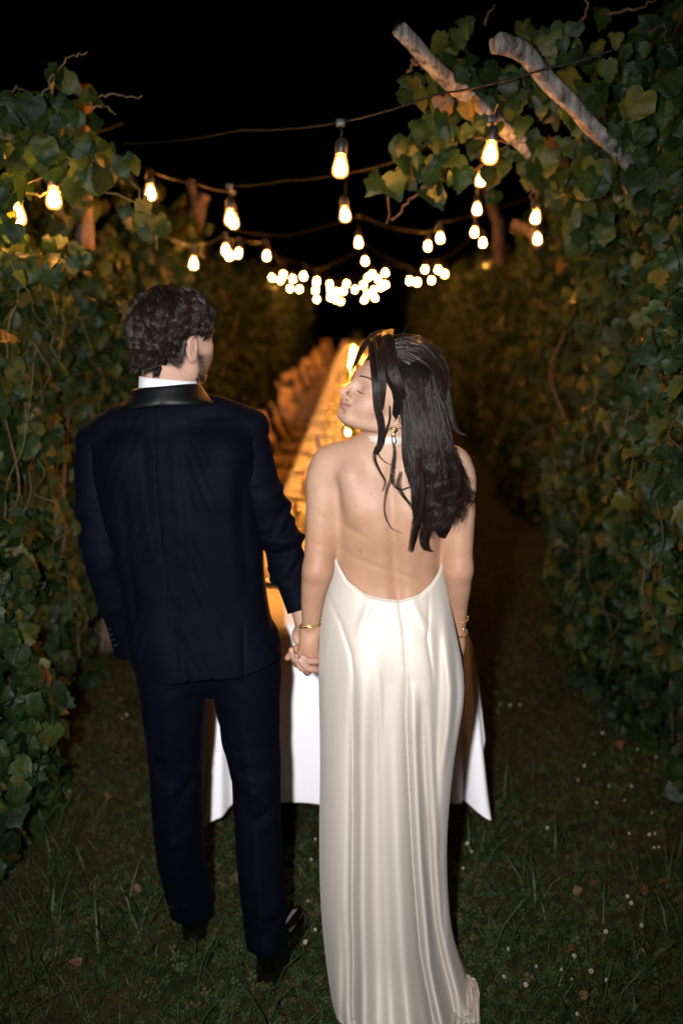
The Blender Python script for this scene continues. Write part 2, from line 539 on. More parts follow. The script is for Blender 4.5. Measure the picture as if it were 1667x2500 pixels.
def wander(p0, p1, k, amp):
    t = np.linspace(0, 1, k)[:, None]
    P = np.array(p0) * (1 - t) + np.array(p1) * t
    P[1:-1] += RNG.normal(0, amp, (k - 2, 3))
    return catmull(P, 5)

# --- right-hand near vine
def near_vines():
    R = empty('grape_vine', (1.25, 3.6, 0))
    R.location = (0, 0, 0)
    tag(R, 'tall dark green grapevine wall filling the right edge, arching over the cut poles', 'vine')
    a = wall_leaves(16500, 1, 1.02, 2.55, 4.9, 0.05, 2.62, 0.55, 1.0, 0.7)
    ex = wall_leaves(1500, 1, 1.15, 4.5, 5.2, 0.3, 2.3, 0.4, 1.0, 1.7)
    blobs = [(1105, 110, 3.5, 55, 60, 16), (1045, 215, 3.5, 60, 50, 14), (1170, 190, 3.5, 80, 70, 26), (1030, 345, 3.4, 45, 60, 18), (1090, 390, 3.4, 45, 55, 18), (1000, 400, 3.4, 30, 40, 8),
             (1120, 280, 3.5, 80, 50, 24), (1215, 310, 3.6, 60, 70, 22), (1300, 230, 3.5, 80, 90, 30), (1290, 110, 3.4, 60, 70, 14), (1360, 90, 3.4, 50, 50, 10), (1390, 200, 3.4, 90, 90, 36), (1470, 130, 3.3, 60, 60, 10),
             (1480, 260, 3.4, 90, 80, 40), (1590, 230, 3.3, 90, 70, 40), (1620, 320, 3.2, 70, 80, 40), (1520, 380, 3.3, 110, 90, 60), (1400, 420, 3.5, 70, 90, 40), (1440, 520, 3.6, 60, 90, 40), (940, 430, 3.4, 45, 14, 6), (1030, 450, 3.4, 40, 20, 5),
             (1100, 60, 3.5, 40, 35, 4), (1450, 60, 3.3, 60, 40, 4), (1560, 120, 3.3, 60, 50, 8), (1230, 420, 3.7, 50, 60, 10), (1330, 380, 3.6, 60, 60, 18), (1070, 300, 3.4, 30, 40, 8)]
    b = clump_leaves(blobs)
    A = [np.concatenate(q) for q in zip(a, ex, b)]
    plant_leaves(R, *A)
    shoots(R, [[(1010, 330, 3.5), (1080, 300, 3.5), (1180, 340, 3.5), (1300, 350, 3.5)], [(930, 460, 3.4), (1000, 430, 3.4), (1090, 440, 3.45), (1200, 400, 3.5)],
               [(960, 540, 3.4), (1010, 480, 3.4), (1080, 430, 3.4)], [(945, 430, 3.4), (950, 545, 3.4)], [(1312, 390, 3.6), (1300, 440, 3.6), (1295, 500, 3.6)], [(1350, 420, 3.6), (1400, 330, 3.6), (1480, 300, 3.6)],
               [(1420, 60, 3.4), (1430, 0, 3.4), (1400, -20, 3.4)], [(1480, 30, 3.3), (1560, 20, 3.3), (1620, -20, 3.3)], [(1180, 60, 3.5), (1205, 10, 3.5)], [(1580, 80, 3.3), (1620, 60, 3.3), (1625, 100, 3.3)],
               [(1000, 150, 3.5), (1030, 160, 3.5), (1060, 175, 3.5)], [(1000, 175, 3.5), (1010, 150, 3.5), (1040, 150, 3.5)]], M_stem, 'shoot', 0.005)
    for k in range(14):
        y = 2.7 + 2.2 * random.random(); x = 1.05 + 0.15 * random.random()
        MB().tube(wander((x + 0.15, y, 0.0), (x, y + random.gauss(0, 0.4), 1.2 + 1.3 * random.random()), 7, 0.05), 0.004 + 0.004 * random.random(), 6).build('stem', M_stem, R)
    for k in range(26):
        y = 2.8 + 2.0 * random.random(); z = 0.6 + 1.9 * random.random(); x = 0.93 + 0.06 * random.random()
        MB().tube(wander((x, y, z), (x + random.gauss(0, 0.05), y + random.gauss(0, 0.25), z - 0.2 - 0.3 * random.random()), 6, 0.02), 0.0017, 5).build('tendril', M_shoot if k % 2 else M_stem, R)
    # --- left-hand near vine
    L = empty('grape_vine')
    tag(L, 'grapevine wall at the left edge with shoots reaching up past the bulbs', 'vine')
    a = wall_leaves(14000, -1, 1.12, 2.6, 4.5, 0.03, 2.0, 0.5, 1.0, 2.1)
    blobs = [(70, 250, 3.3, 80, 50, 14), (130, 270, 3.3, 60, 60, 18), (60, 330, 3.3, 70, 70, 26), (140, 350, 3.3, 70, 70, 30), (30, 300, 3.3, 40, 70, 12), (190, 310, 3.4, 35, 60, 10), (240, 390, 3.3, 40, 50, 10), (290, 400, 3.3, 25, 40, 5), (215, 440, 3.3, 50, 40, 12), (20, 520, 3.0, 40, 50, 10), (15, 460, 3.1, 30, 30, 6),
             (340, 520, 3.3, 40, 40, 8), (400, 540, 3.3, 35, 30, 5), (145, 170, 3.3, 12, 25, 4), (215, 235, 3.3, 20, 15, 3), (20, 235, 3.3, 25, 15, 3), (80, 620, 3.2, 70, 60, 18), (150, 620, 3.4, 60, 40, 8), (70, 420, 3.3, 60, 30, 10)]
    b = clump_leaves(blobs)
    A = [np.concatenate(q) for q in zip(a, b)]
    plant_leaves(L, *A)
    shoots(L, [[(-40, 430, 3.3), (60, 470, 3.3), (130, 470, 3.3), (160, 425, 3.3)], [(130, 468, 3.3), (220, 460, 3.3), (320, 490, 3.3), (400, 540, 3.3)], [(100, 250, 3.3), (130, 190, 3.3), (170, 140, 3.3), (215, 132, 3.3)],
               [(230, 235, 3.3), (290, 234, 3.3), (350, 240, 3.3)], [(215, 255, 3.3), (255, 260, 3.3), (282, 278, 3.3)], [(150, 370, 3.3), (220, 420, 3.3), (300, 415, 3.3), (345, 490, 3.3)], [(370, 540, 3.3), (385, 580, 3.3), (380, 615, 3.3)], [(0, 250, 3.3), (40, 215, 3.3), (70, 225, 3.3)]], M_shoot, 'shoot', 0.0035)
    for k in range(10):
        y = 2.7 + 1.8 * random.random(); x = -1.2 - 0.15 * random.random()
        MB().tube(wander((x, y, 0.0), (x + 0.1, y + random.gauss(0, 0.4), 1.0 + 1.0 * random.random()), 7, 0.05), 0.004 + 0.004 * random.random(), 6).build('stem', M_stem, L)
    for k in range(18):
        y = 2.9 + 1.5 * random.random(); z = 0.5 + 1.5 * random.random(); x = -1.03 - 0.05 * random.random()
        MB().tube(wander((x, y, z), (x + random.gauss(0, 0.05), y + random.gauss(0, 0.25), z - 0.2 - 0.3 * random.random()), 6, 0.02), 0.0017, 5).build('tendril', M_shoot, L)
near_vines()

def far_vines():
    spans = [(4.4, 9.0, 9000, 300), (9.0, 16.0, 8000, 120), (16.0, 29.0, 8000, 0)]
    words = ['closest', 'middle', 'farthest']
    for side, word in ((-1, 'left'), (1, 'right')):
        for k, (y0, y1, n, parts) in enumerate(spans):
            R = empty('grape_vine')
            tag(R, f'{words[k]} stretch of the blurred amber-lit vine hedge on the {word} of the table', 'vine', 'vine hedge beside the aisle')
            x = 1.36 if side > 0 else 1.30
            top = (2.32 if side > 0 else 2.22) - 0.05 * k
            A = wall_leaves(n, side, x, y0, y1, 0.05, top, 0.45, 0.9, 1.3 + k + side, (0.055, 0.095))
            if k == 0:
                B = wall_leaves(350, side, x - 0.05, y0, y1, top - 0.1, top + 0.3, 0.5, 1.0, 2.2, (0.06, 0.09))
                A = [np.concatenate(q) for q in zip(A, B)]
            plant_leaves(R, *A, n_parts=parts, simple=(k > 0))
            for q in range(6 if k < 2 else 4):
                y = y0 + (y1 - y0) * (q + 0.5) / 6
                MB().tube(wander((side * (x + 0.2), y, 0), (side * (x + 0.1), y + random.gauss(0, 0.2), top - 0.1), 7, 0.04), 0.02, 7).build('trunk', M_stem, R)
far_vines()

# ================================================================== trellis timbers
def bark_material(name, c0, c1):
    m = NT(name)
    tc = m.n('ShaderNodeTexCoord'); mp = m.n('ShaderNodeMapping'); mp.inputs['Scale'].default_value = (22, 22, 4)
    m.l(tc.outputs['Object'], mp.inputs[0])
    nz = m.n('ShaderNodeTexNoise'); nz.inputs['Scale'].default_value = 1.6; nz.inputs['Detail'].default_value = 7; nz.inputs['Roughness'].default_value = 0.7
    m.l(mp.outputs[0], nz.inputs[0])
    m.l(m.ramp(nz.outputs[0], [(0.38, c0), (0.62, c1)]), m.b.inputs['Base Color'])
    m.b.inputs['Roughness'].default_value = 0.85; m.b.inputs['Specular IOR Level'].default_value = 0.2
    m.bump(nz.outputs[0], 1.0, 0.02)
    return m.m
M_log = bark_material('weathered_log', (0.045, 0.037, 0.033), (0.29, 0.265, 0.245))
M_post = bark_material('bark_post', (0.06, 0.04, 0.03), (0.26, 0.18, 0.13))

def log(name, pts, r0, r1, mat, label, cat, parent=None, n=14):
    P = catmull(np.array(pts), 16)
    m = len(P)
    V, F = tube_np(P, np.linspace(r0, r1, m), n)
    c = np.repeat(P, n, 0)
    rr_ = np.repeat(np.arange(m), n); aa_ = np.arange(len(V)) % n * 2 * PI / n
    k = 1 + 0.10 * np.sin(aa_ * 3 + rr_ * 0.35) + 0.10 * np.sin(aa_ * 5 - rr_ * 0.15) + RNG.normal(0, 0.03, len(V)) + np.repeat(0.10 * RNG.normal(0, 1, m).clip(-1, 1.4), n) * 0.2
    V = c + (V - c) * k[:, None]
    F = [tuple(f) for f in F] + [tuple(range(n))[::-1], tuple((m - 1) * n + i for i in range(n))]
    base = np.array(pts[0])
    o = link(name, mesh_py(name, V - base, F), mat, parent)
    o.location = base
    if label: tag(o, label, cat)
    return o

log('trellis_pole', [at(1385, 455, 3.75), at(1250, 330, 3.5), at(1110, 210, 3.28), at(972, 72, 3.1)], 0.028, 0.022, M_log, 'pale cut pole slanting up over the aisle, its bare end farthest left', 'pole')
log('trellis_pole', [at(1560, 430, 3.35), at(1482, 345, 3.2), at(1370, 230, 3.12), at(1270, 125, 3.05), at(1212, 108, 2.98)], 0.022, 0.028, M_log, 'shorter pale cut pole with a rounded bent end, right of the longer one', 'pole')
log('trellis_post', [at(1378, 900, 7.2) * np.array([1, 1, 0]), at(1376, 740, 7.2), at(1380, 590, 7.2), at(1366, 470, 7.2), at(1360, 400, 7.2)], 0.06, 0.042, M_post, 'upright bark post glowing orange behind the right-hand bulbs', 'post')
log('trellis_post', [np.array([1.42, 3.9, 0.0]), at(1640, 640, 3.6), at(1570, 480, 3.4), at(1540, 330, 3.4)], 0.06, 0.05, M_post, 'thick grey bark post half buried in the right-hand vine', 'post')
yp = log('trellis_post', [at(448, 800, 8.2) * np.array([1, 1, 0]), at(446, 640, 8.2), at(476, 560, 8.2), at(490, 500, 8.2), at(500, 475, 8.2)], 0.06, 0.042, M_post, 'forked bark post rising above the left-hand hedge', 'post')
for pts in ([at(482, 545, 8.2), at(478, 500, 8.2), at(466, 440, 8.2)], [at(474, 565, 8.2), at(455, 590, 8.2), at(438, 625, 8.2)]):
    b = log('branch', pts, 0.036, 0.026, M_post, None, None, yp); b.location = Vector(pts[0]) - yp.location
log('trellis_post', [at(1228, 760, 11.0) * np.array([1, 1, 0]), at(1218, 620, 11.0), at(1205, 520, 11.0), at(1190, 460, 11.0)], 0.06, 0.045, M_post, 'farther bark post standing behind the middle right bulbs', 'post')
log('trellis_pole', [at(1250, 545, 7.0), at(1290, 560, 7.0), at(1318, 600, 7.0)], 0.026, 0.036, M_post, 'short curved brown branch beside a low bulb on the right', 'pole')
log('trellis_post', [at(210, 700, 4.9) * np.array([1, 1, 0]), at(205, 500, 4.9), at(206, 300, 4.9), at(207, 205, 4.9)], 0.05, 0.03, M_post, 'dim upright post behind the upper left shoots', 'post')
# ================================================================== string lights
M_bulb = emit('glowing_filament', (1.0, 0.42, 0.095), 820.0)
_e = NT('amber_bulb_glass')
_tr = _e.n('ShaderNodeBsdfTransparent'); _tr.inputs[0].default_value = (1.0, 0.90, 0.74, 1)
_em = _e.n('ShaderNodeEmission'); _em.inputs[0].default_value = (1.0, 0.42, 0.09, 1); _em.inputs[1].default_value = 5.0
_mx = _e.n('ShaderNodeMixShader'); _mx.inputs[0].default_value = 0.30
_e.l(_tr.outputs[0], _mx.inputs[1]); _e.l(_em.outputs[0], _mx.inputs[2]); _e.l(_mx.outputs[0], _e.o.inputs[0])
M_envelope = _e.m
M_cable = pbr('black_cable', (0.005, 0.0045, 0.004), 0.6, spec=0.2)
M_socket = pbr('black_socket', (0.015, 0.014, 0.013), 0.45)

def bulb_mesh():
    prof = [(0.0005, -0.036), (0.012, -0.0345), (0.0195, -0.028), (0.0225, -0.018), (0.0215, -0.006), (0.018, 0.008), (0.0145, 0.020), (0.0135, 0.028)]
    return MB().lathe(prof, 12)
def smooth_mesh(name, b, mat):
    me = mesh_py(name, b.V, b.F); me.materials.append(mat)
    me.polygons.foreach_set('use_smooth', np.ones(len(me.polygons), dtype=bool))
    return me
BULB_ME = smooth_mesh('bulb', bulb_mesh(), M_envelope)
FILAMENT_ME = smooth_mesh('filament', MB().lathe([(0.0004, -0.029), (0.010, -0.026), (0.0150, -0.018), (0.0145, -0.008), (0.0105, 0.006), (0.006, 0.017), (0.0004, 0.020)], 10), M_bulb)
_s = MB().lathe([(0.0005, 0.026), (0.0145, 0.027), (0.0165, 0.030), (0.0165, 0.058), (0.012, 0.066), (0.006, 0.070), (0.0005, 0.071)], 12)
SOCKET_ME = mesh_py('socket', _s.V, _s.F); SOCKET_ME.materials.append(M_socket)
SOCKET_ME.polygons.foreach_set('use_smooth', np.ones(len(SOCKET_ME.polygons), dtype=bool))

def light_string(label, ends, bulbs, drop=0.10, via=()):
    """a cable from end to end, a drop cord, socket and bulb for every lamp"""
    root = empty('string_light')
    tag(root, label, 'string light', 'festoon strings over the aisle')
    nodes = []
    for b in bulbs:
        px, py, d = b[:3]
        p = at(px, py, d)
        dr = b[3] if len(b) > 3 else drop
        bo = bpy.data.objects.new('bulb', BULB_ME); COL.objects.link(bo); bo.parent = root; bo.location = Vector(p); bo.scale = (1.15, 1.15, 1.12)
        bo.rotation_euler = (random.gauss(0, 0.06), random.gauss(0, 0.06), random.random() * 6)
        so = bpy.data.objects.new('socket', SOCKET_ME); COL.objects.link(so); so.parent = bo
        fo = bpy.data.objects.new('filament', FILAMENT_ME); COL.objects.link(fo); fo.parent = bo
        top = p + np.array([0, 0, 0.068 + dr])
        MB().tube([p + np.array([0, 0, 0.066]), (p + top) / 2 + np.array([0.004, 0, 0.033]), top], 0.0028, 6).build('drop_cord', M_cable, root)
        MB().box(tuple(top - np.array([0.014, 0.007, 0.012])), tuple(top + np.array([0.014, 0.007, 0.010])), 0.003).build('clip', M_socket, root)
        nodes.append(top)
    nodes += [at(*v) for v in via]
    e0, e1 = at(*ends[0]), at(*ends[1])
    ax = e1 - e0
    nodes.sort(key=lambda p: float(np.dot(p - e0, ax)))
    P = [e0] + nodes + [e1]
    Q = [P[0]]
    for a, b in zip(P[:-1], P[1:]):
        L = np.linalg.norm(b - a)
        for t in (0.25, 0.5, 0.75):
            Q.append(a * (1 - t) + b * t - np.array([0, 0, 0.10 * L * t * (1 - t) * 0.8]))
        Q.append(b)
    MB().tube(catmull(np.array(Q), 3), 0.0032, 6).build('cable', M_cable, root)
    return root

light_string('nearest string light across the aisle, one big bulb hanging at its middle', [(300, 350, 3.7), (1500, 120, 2.95)], [(831, 402, 3.2, 0.055)], via=[(590, 317, 3.4), (1060, 232, 3.1), (1330, 168, 3.0)])
light_string('second string light across the aisle with a bulb hanging below the big middle one', [(300, 380, 4.7), (1110, 330, 4.4)], [(368, 468, 4.7, 0.02), (562, 529, 4.5, 0.06), (570, 538, 4.9, 0.06), (842, 521, 4.8, 0.11)], via=[(480, 450, 4.6), (700, 440, 4.7), (975, 390, 4.5)])
light_string('string light in the left vines with two glowing bulbs at the left edge', [(-120, 430, 3.3), (300, 300, 5.2)], [(44, 521, 3.2, 0.01), (132, 480, 3.3, 0.01), (224, 367, 4.9, 0.01)])
light_string('string light under the right poles, its bulbs in a receding column', [(1215, 250, 3.2), (1160, 600, 16.0)], [(1197, 370, 3.3, 0.03), (1174, 435, 5.0, 0.03), (1164, 508, 6.3, 0.03), (1158, 565, 8.0, 0.03), (1178, 591, 9.0, 0.03), (1175, 646, 11.5, 0.03)])
light_string('string light along the right hedge by the glowing post', [(1480, 420, 4.2), (1240, 560, 9.0)], [(1401, 541, 4.9, 0.02), (1307, 528, 5.4, 0.06), (1311, 581, 6.4, 0.02)])
light_string('string light along the left hedge with a bulb below the forked post', [(380, 560, 5.0), (700, 640, 12.0)], [(473, 641, 5.6, 0.02), (551, 608, 6.6, 0.03), (560, 621, 7.0, 0.03), (582, 617, 7.6, 0.03), (651, 623, 8.4, 0.04)])
light_string('third string light across the aisle with a small bulb at its middle', [(560, 560, 7.2), (1300, 480, 7.0)], [(875, 590, 7.0, 0.10), (1074, 579, 7.4, 0.03), (1044, 599, 8.2, 0.03)], via=[(700, 575, 7.1)])
light_string('fourth string light across the aisle, lowest small middle bulb', [(620, 600, 10.5), (1180, 560, 10.2)], [(741, 673, 11.0, 0.05), (773, 686, 11.5, 0.05), (891, 636, 10.3, 0.08), (1000, 684, 11.0, 0.06), (1018, 688, 12.0, 0.05)])
light_string('fifth string light, right of centre in the distance', [(880, 640, 14.0), (1200, 590, 13.0)], [(1037, 656, 14.0, 0.04), (1053, 683, 15.0, 0.05), (1069, 657, 13.5, 0.04), (1085, 667, 13.0, 0.04), (940, 665, 14.0, 0.04)])
far = [
    ('distant string light on the left of the cluster', (610, 640, 15.0), (790, 660, 16.0), 15.5, [(664, 677), (685, 683), (692, 669), (715, 680), (731, 705)]),
    ('lower distant string light on the left of the cluster', (640, 665, 18.0), (800, 690, 19.0), 18.5, [(693, 700), (708, 704), (770, 708), (773, 730)]),
    ('distant string light at the middle of the cluster', (780, 660, 18.0), (880, 670, 19.0), 19.0, [(805, 693), (806, 707), (846, 692), (838, 710), (866, 706)]),
    ('lowest distant string light at the middle of the cluster', (790, 700, 25.0), (850, 700, 26.0), 25.5, [(820, 711), (806, 726), (820, 731), (832, 735)]),
    ('upper distant string light right of the cluster middle', (860, 645, 15.0), (970, 640, 16.0), 16.0, [(886, 695), (898, 676), (909, 669), (922, 681), (941, 694)]),
    ('lower distant string light right of the cluster middle', (870, 690, 22.0), (960, 680, 22.0), 22.0, [(896, 717), (908, 718), (913, 706), (929, 701), (889, 732), (915, 727)]),
]
for (lab, e0, e1, d, bs) in far:
    light_string(lab, [e0, e1], [(x, y, d + random.gauss(0, 0.5), 0.03) for x, y in bs])

# ================================================================== table, cloth, settings
M_cloth = NT('white_cloth')
_w = M_cloth.noise(900.0, 2); M_cloth.bump(_w, 0.12, 0.001)
M_cloth.b.inputs['Base Color'].default_value = (0.88, 0.88, 0.92, 1); M_cloth.b.inputs['Roughness'].default_value = 0.9
M_cloth.b.inputs['Specular IOR Level'].default_value = 0.15
M_cloth = M_cloth.m
M_wood = bark_material('chair_wood', (0.40, 0.26, 0.15), (0.66, 0.47, 0.30))

TY0, TY1, TZ, THW, TX = 3.06, 27.0, 0.752, 0.38, -0.035

def build_table():
    T = empty('dining_table', (TX, TY0, 0))
    tag(T, 'long dining table stretching down the aisle under a white cloth', 'table')
    MB().box((-THW + .004, 0.004, TZ - 0.035), (THW - .004, TY1 - TY0, TZ - 0.008), 0.004).build('tabletop', M_wood, T)
    y = 0.35
    while y < TY1 - TY0:
        for s in (-1, 1):
            MB().tube([(s * 0.30, y, 0), (s * 0.30, y, TZ - 0.035)], 0.016, 8).build('leg', M_socket, T)
        y += 1.85
    # cloth, unrolled over the top: u across, v along
    ED, SD = 0.61, 0.48
    us = np.concatenate([np.linspace(-THW - SD, -THW, 16)[:-1], np.linspace(-THW, THW, 22), np.linspace(THW, THW + SD, 16)[1:]])
    vs_ = np.concatenate([np.linspace(-ED, 0, 22)[:-1], np.linspace(0, 1.2, 16)[:-1], np.linspace(1.2, TY1 - TY0, 50)])
    Vc = np.zeros((len(us), len(vs_), 3))
    for i, u in enumerate(us):
        for j, v in enumerate(vs_):
            du = max(0.0, abs(u) - THW) * (0.80 if u > 0 else 1.0); dv = max(0.0, -v); s = 1 if u > 0 else -1
            x, y, z = max(-THW, min(THW, u)), max(0.0, v), TZ
            if du > 0 and dv > 0:
                r = math.hypot(du, dv); a = math.atan2(dv, du)            # 0 = side, pi/2 = end
                # the corner drops as a fold: outward lobe at both flanks, tucked in the middle
                out = (0.030 + 0.16 * r * (0.35 + 0.65 * math.cos(2 * (a - PI / 4)) ** 2) + 0.05 * r * math.sin(6 * a + s)) * (1.45 if s < 0 else 0.75)
                x = s * (THW + out * math.cos(a) ** 0.8 + 0.05 * r * math.cos(a)); y = -(out * math.sin(a))
                lim = 0.72 if s < 0 else 0.63
                z = TZ + math.log(math.exp(-22 * r * 0.985) + math.exp(-22 * lim)) / 22
            elif du > 0:
                wv = 0.5 + 0.5 * math.sin(v * 9 + s) ; k = du / SD
                x = s * (THW + 0.006 + 0.05 * k * wv + 0.02 * k); z = TZ - du * 0.99
            elif dv > 0:
                k = dv / ED
                y = -(0.006 + 0.035 * k * (0.5 + 0.5 * math.sin(u * 17 + 0.8)) + 0.015 * k); z = TZ - dv * 0.99 - 0.010 * k * math.cos(u * 8)
            else:
                z += 0.0012 * math.sin(u * 30) * math.sin(v * 7)
            Vc[i, j] = (x + TX, y + TY0, z)
    ni, nj = len(us), len(vs_)
    I, J = np.meshgrid(np.arange(ni - 1), np.arange(nj - 1), indexing='ij')
    F = np.stack([I * nj + J, (I + 1) * nj + J, (I + 1) * nj + J + 1, I * nj + J + 1], -1).reshape(-1, 4)
    o = link('tablecloth', mesh_np('tablecloth', Vc.reshape(-1, 3), F), M_cloth)
    tag(o, 'white tablecloth over the long table, hanging nearly to the grass', 'tablecloth')
    m = o.modifiers.new('thickness', 'SOLIDIFY'); m.thickness = 0.0016; m.offset = 1
    sb = o.modifiers.new('smooth', 'SUBSURF'); sb.levels = 1; sb.render_levels = 1
build_table()

def make_chair():
    c = empty('folding_chair')
    for s in (-1, 1):
        MB().tube([(-0.24, s * 0.20, 0.0), (0.02, s * 0.20, 0.44), (0.10, s * 0.195, 0.50)], 0.014, 8).build('leg', M_wood, c)       # rear strut
        MB().tube([(0.22, s * 0.17, 0.0), (-0.10, s * 0.18, 0.45), (-0.20, s * 0.19, 0.66), (-0.245, s * 0.19, 0.83)], 0.016, 8).build('back_post', M_wood, c)
    MB().box((-0.17, -0.185, 0.432), (0.22, 0.185, 0.458), 0.006).build('seat', M_wood, c)
    def slat(z0, z1, t):
        V, F = [], []
        ys = np.linspace(-0.185, 0.185, 9)
        for y in ys:
            bow = -0.030 * (1 - (y / 0.185) ** 2)
            for z in (z0, z1):
                zz = z + (0.018 * (1 - (y / 0.185) ** 2) if z == z1 else 0)
                xx = -0.10 - (zz - 0.45) * 0.385 + bow + 0.012
                V += [(xx - t, y, zz), (xx + t, y, zz)]
        for i in range(8):
            a = 4 * i; b = a + 4
            F += [(a, a + 2, b + 2, b), (a + 1, b + 1, b + 3, a + 3), (a + 2, a + 3, b + 3, b + 2), (a, b, b + 1, a + 1)]
        F += [(0, 1, 3, 2), (32, 34, 35, 33)]
        return MB().add(V, F)
    slat(0.735, 0.835, 0.008).build('back_slat', M_wood, c, False)
    slat(0.575, 0.645, 0.007).build('back_slat', M_wood, c, False)
    MB().tube([(0.12, -0.17, 0.14), (0.12, 0.17, 0.14)], 0.010, 8).build('stretcher', M_wood, c)
    MB().tube([(-0.12, -0.2, 0.20), (-0.12, 0.2, 0.20)], 0.010, 8).build('stretcher', M_wood, c)
    return c

def chairs():
    proto = None
    for side, word, n in ((-1, 'left', 27), (1, 'right', 9)):
        for k in range(n):
            c = make_chair() if proto is None else copy_tree(proto)
            proto = proto or c
            y = TY0 + (1.40 if side < 0 else 0.55) + k * 0.80
            x = side * ((0.55 if side < 0 else 0.20) + random.gauss(0, 0.06 if side < 0 else 0.01))
            if side > 0 and k == 0: y = TY0 + 0.95
            c.location = (x + TX, y, 0.0)
            c.rotation_euler = (0, 0, (0 if side < 0 else PI) + random.gauss(0, 0.20 if side < 0 else 0.04))
            tag(c, f'wooden folding chair on the {word} of the table, {ORD[k] if k else "nearest"} from the couple', 'chair', 'folding chairs along the table')
chairs()

# place settings and centre pieces
M_plate = pbr('plate', (0.72, 0.70, 0.68), 0.25)
M_napkin = pbr('napkin', (0.62, 0.56, 0.58), 0.9, var=0.1)
M_glass = NT('clear_glass')
_tr = M_glass.n('ShaderNodeBsdfTransparent'); _gl = M_glass.n('ShaderNodeBsdfGlossy'); _gl.inputs['Roughness'].default_value = 0.03
_fr = M_glass.n('ShaderNodeFresnel'); _fr.inputs[0].default_value = 1.45; _ms = M_glass.n('ShaderNodeMixShader')
_tr.inputs[0].default_value = (0.93, 0.95, 0.94, 1)
_ms.inputs[0].default_value = 0.10; M_glass.l(_tr.outputs[0], _ms.inputs[1]); M_glass.l(_gl.outputs[0], _ms.inputs[2]); M_glass.l(_ms.outputs[0], M_glass.o.inputs[0])
M_glass = M_glass.m
M_flame = emit('candle_flame', (1.0, 0.30, 0.045), 1500.0)
M_wax = pbr('candle_wax', (0.85, 0.74, 0.55), 0.5, **{'Subsurface_Weight': 0.3})
M_sprig = foliage_material('sprig', [(0, (0.05, 0.08, 0.02)), (1, (0.10, 0.12, 0.04))])

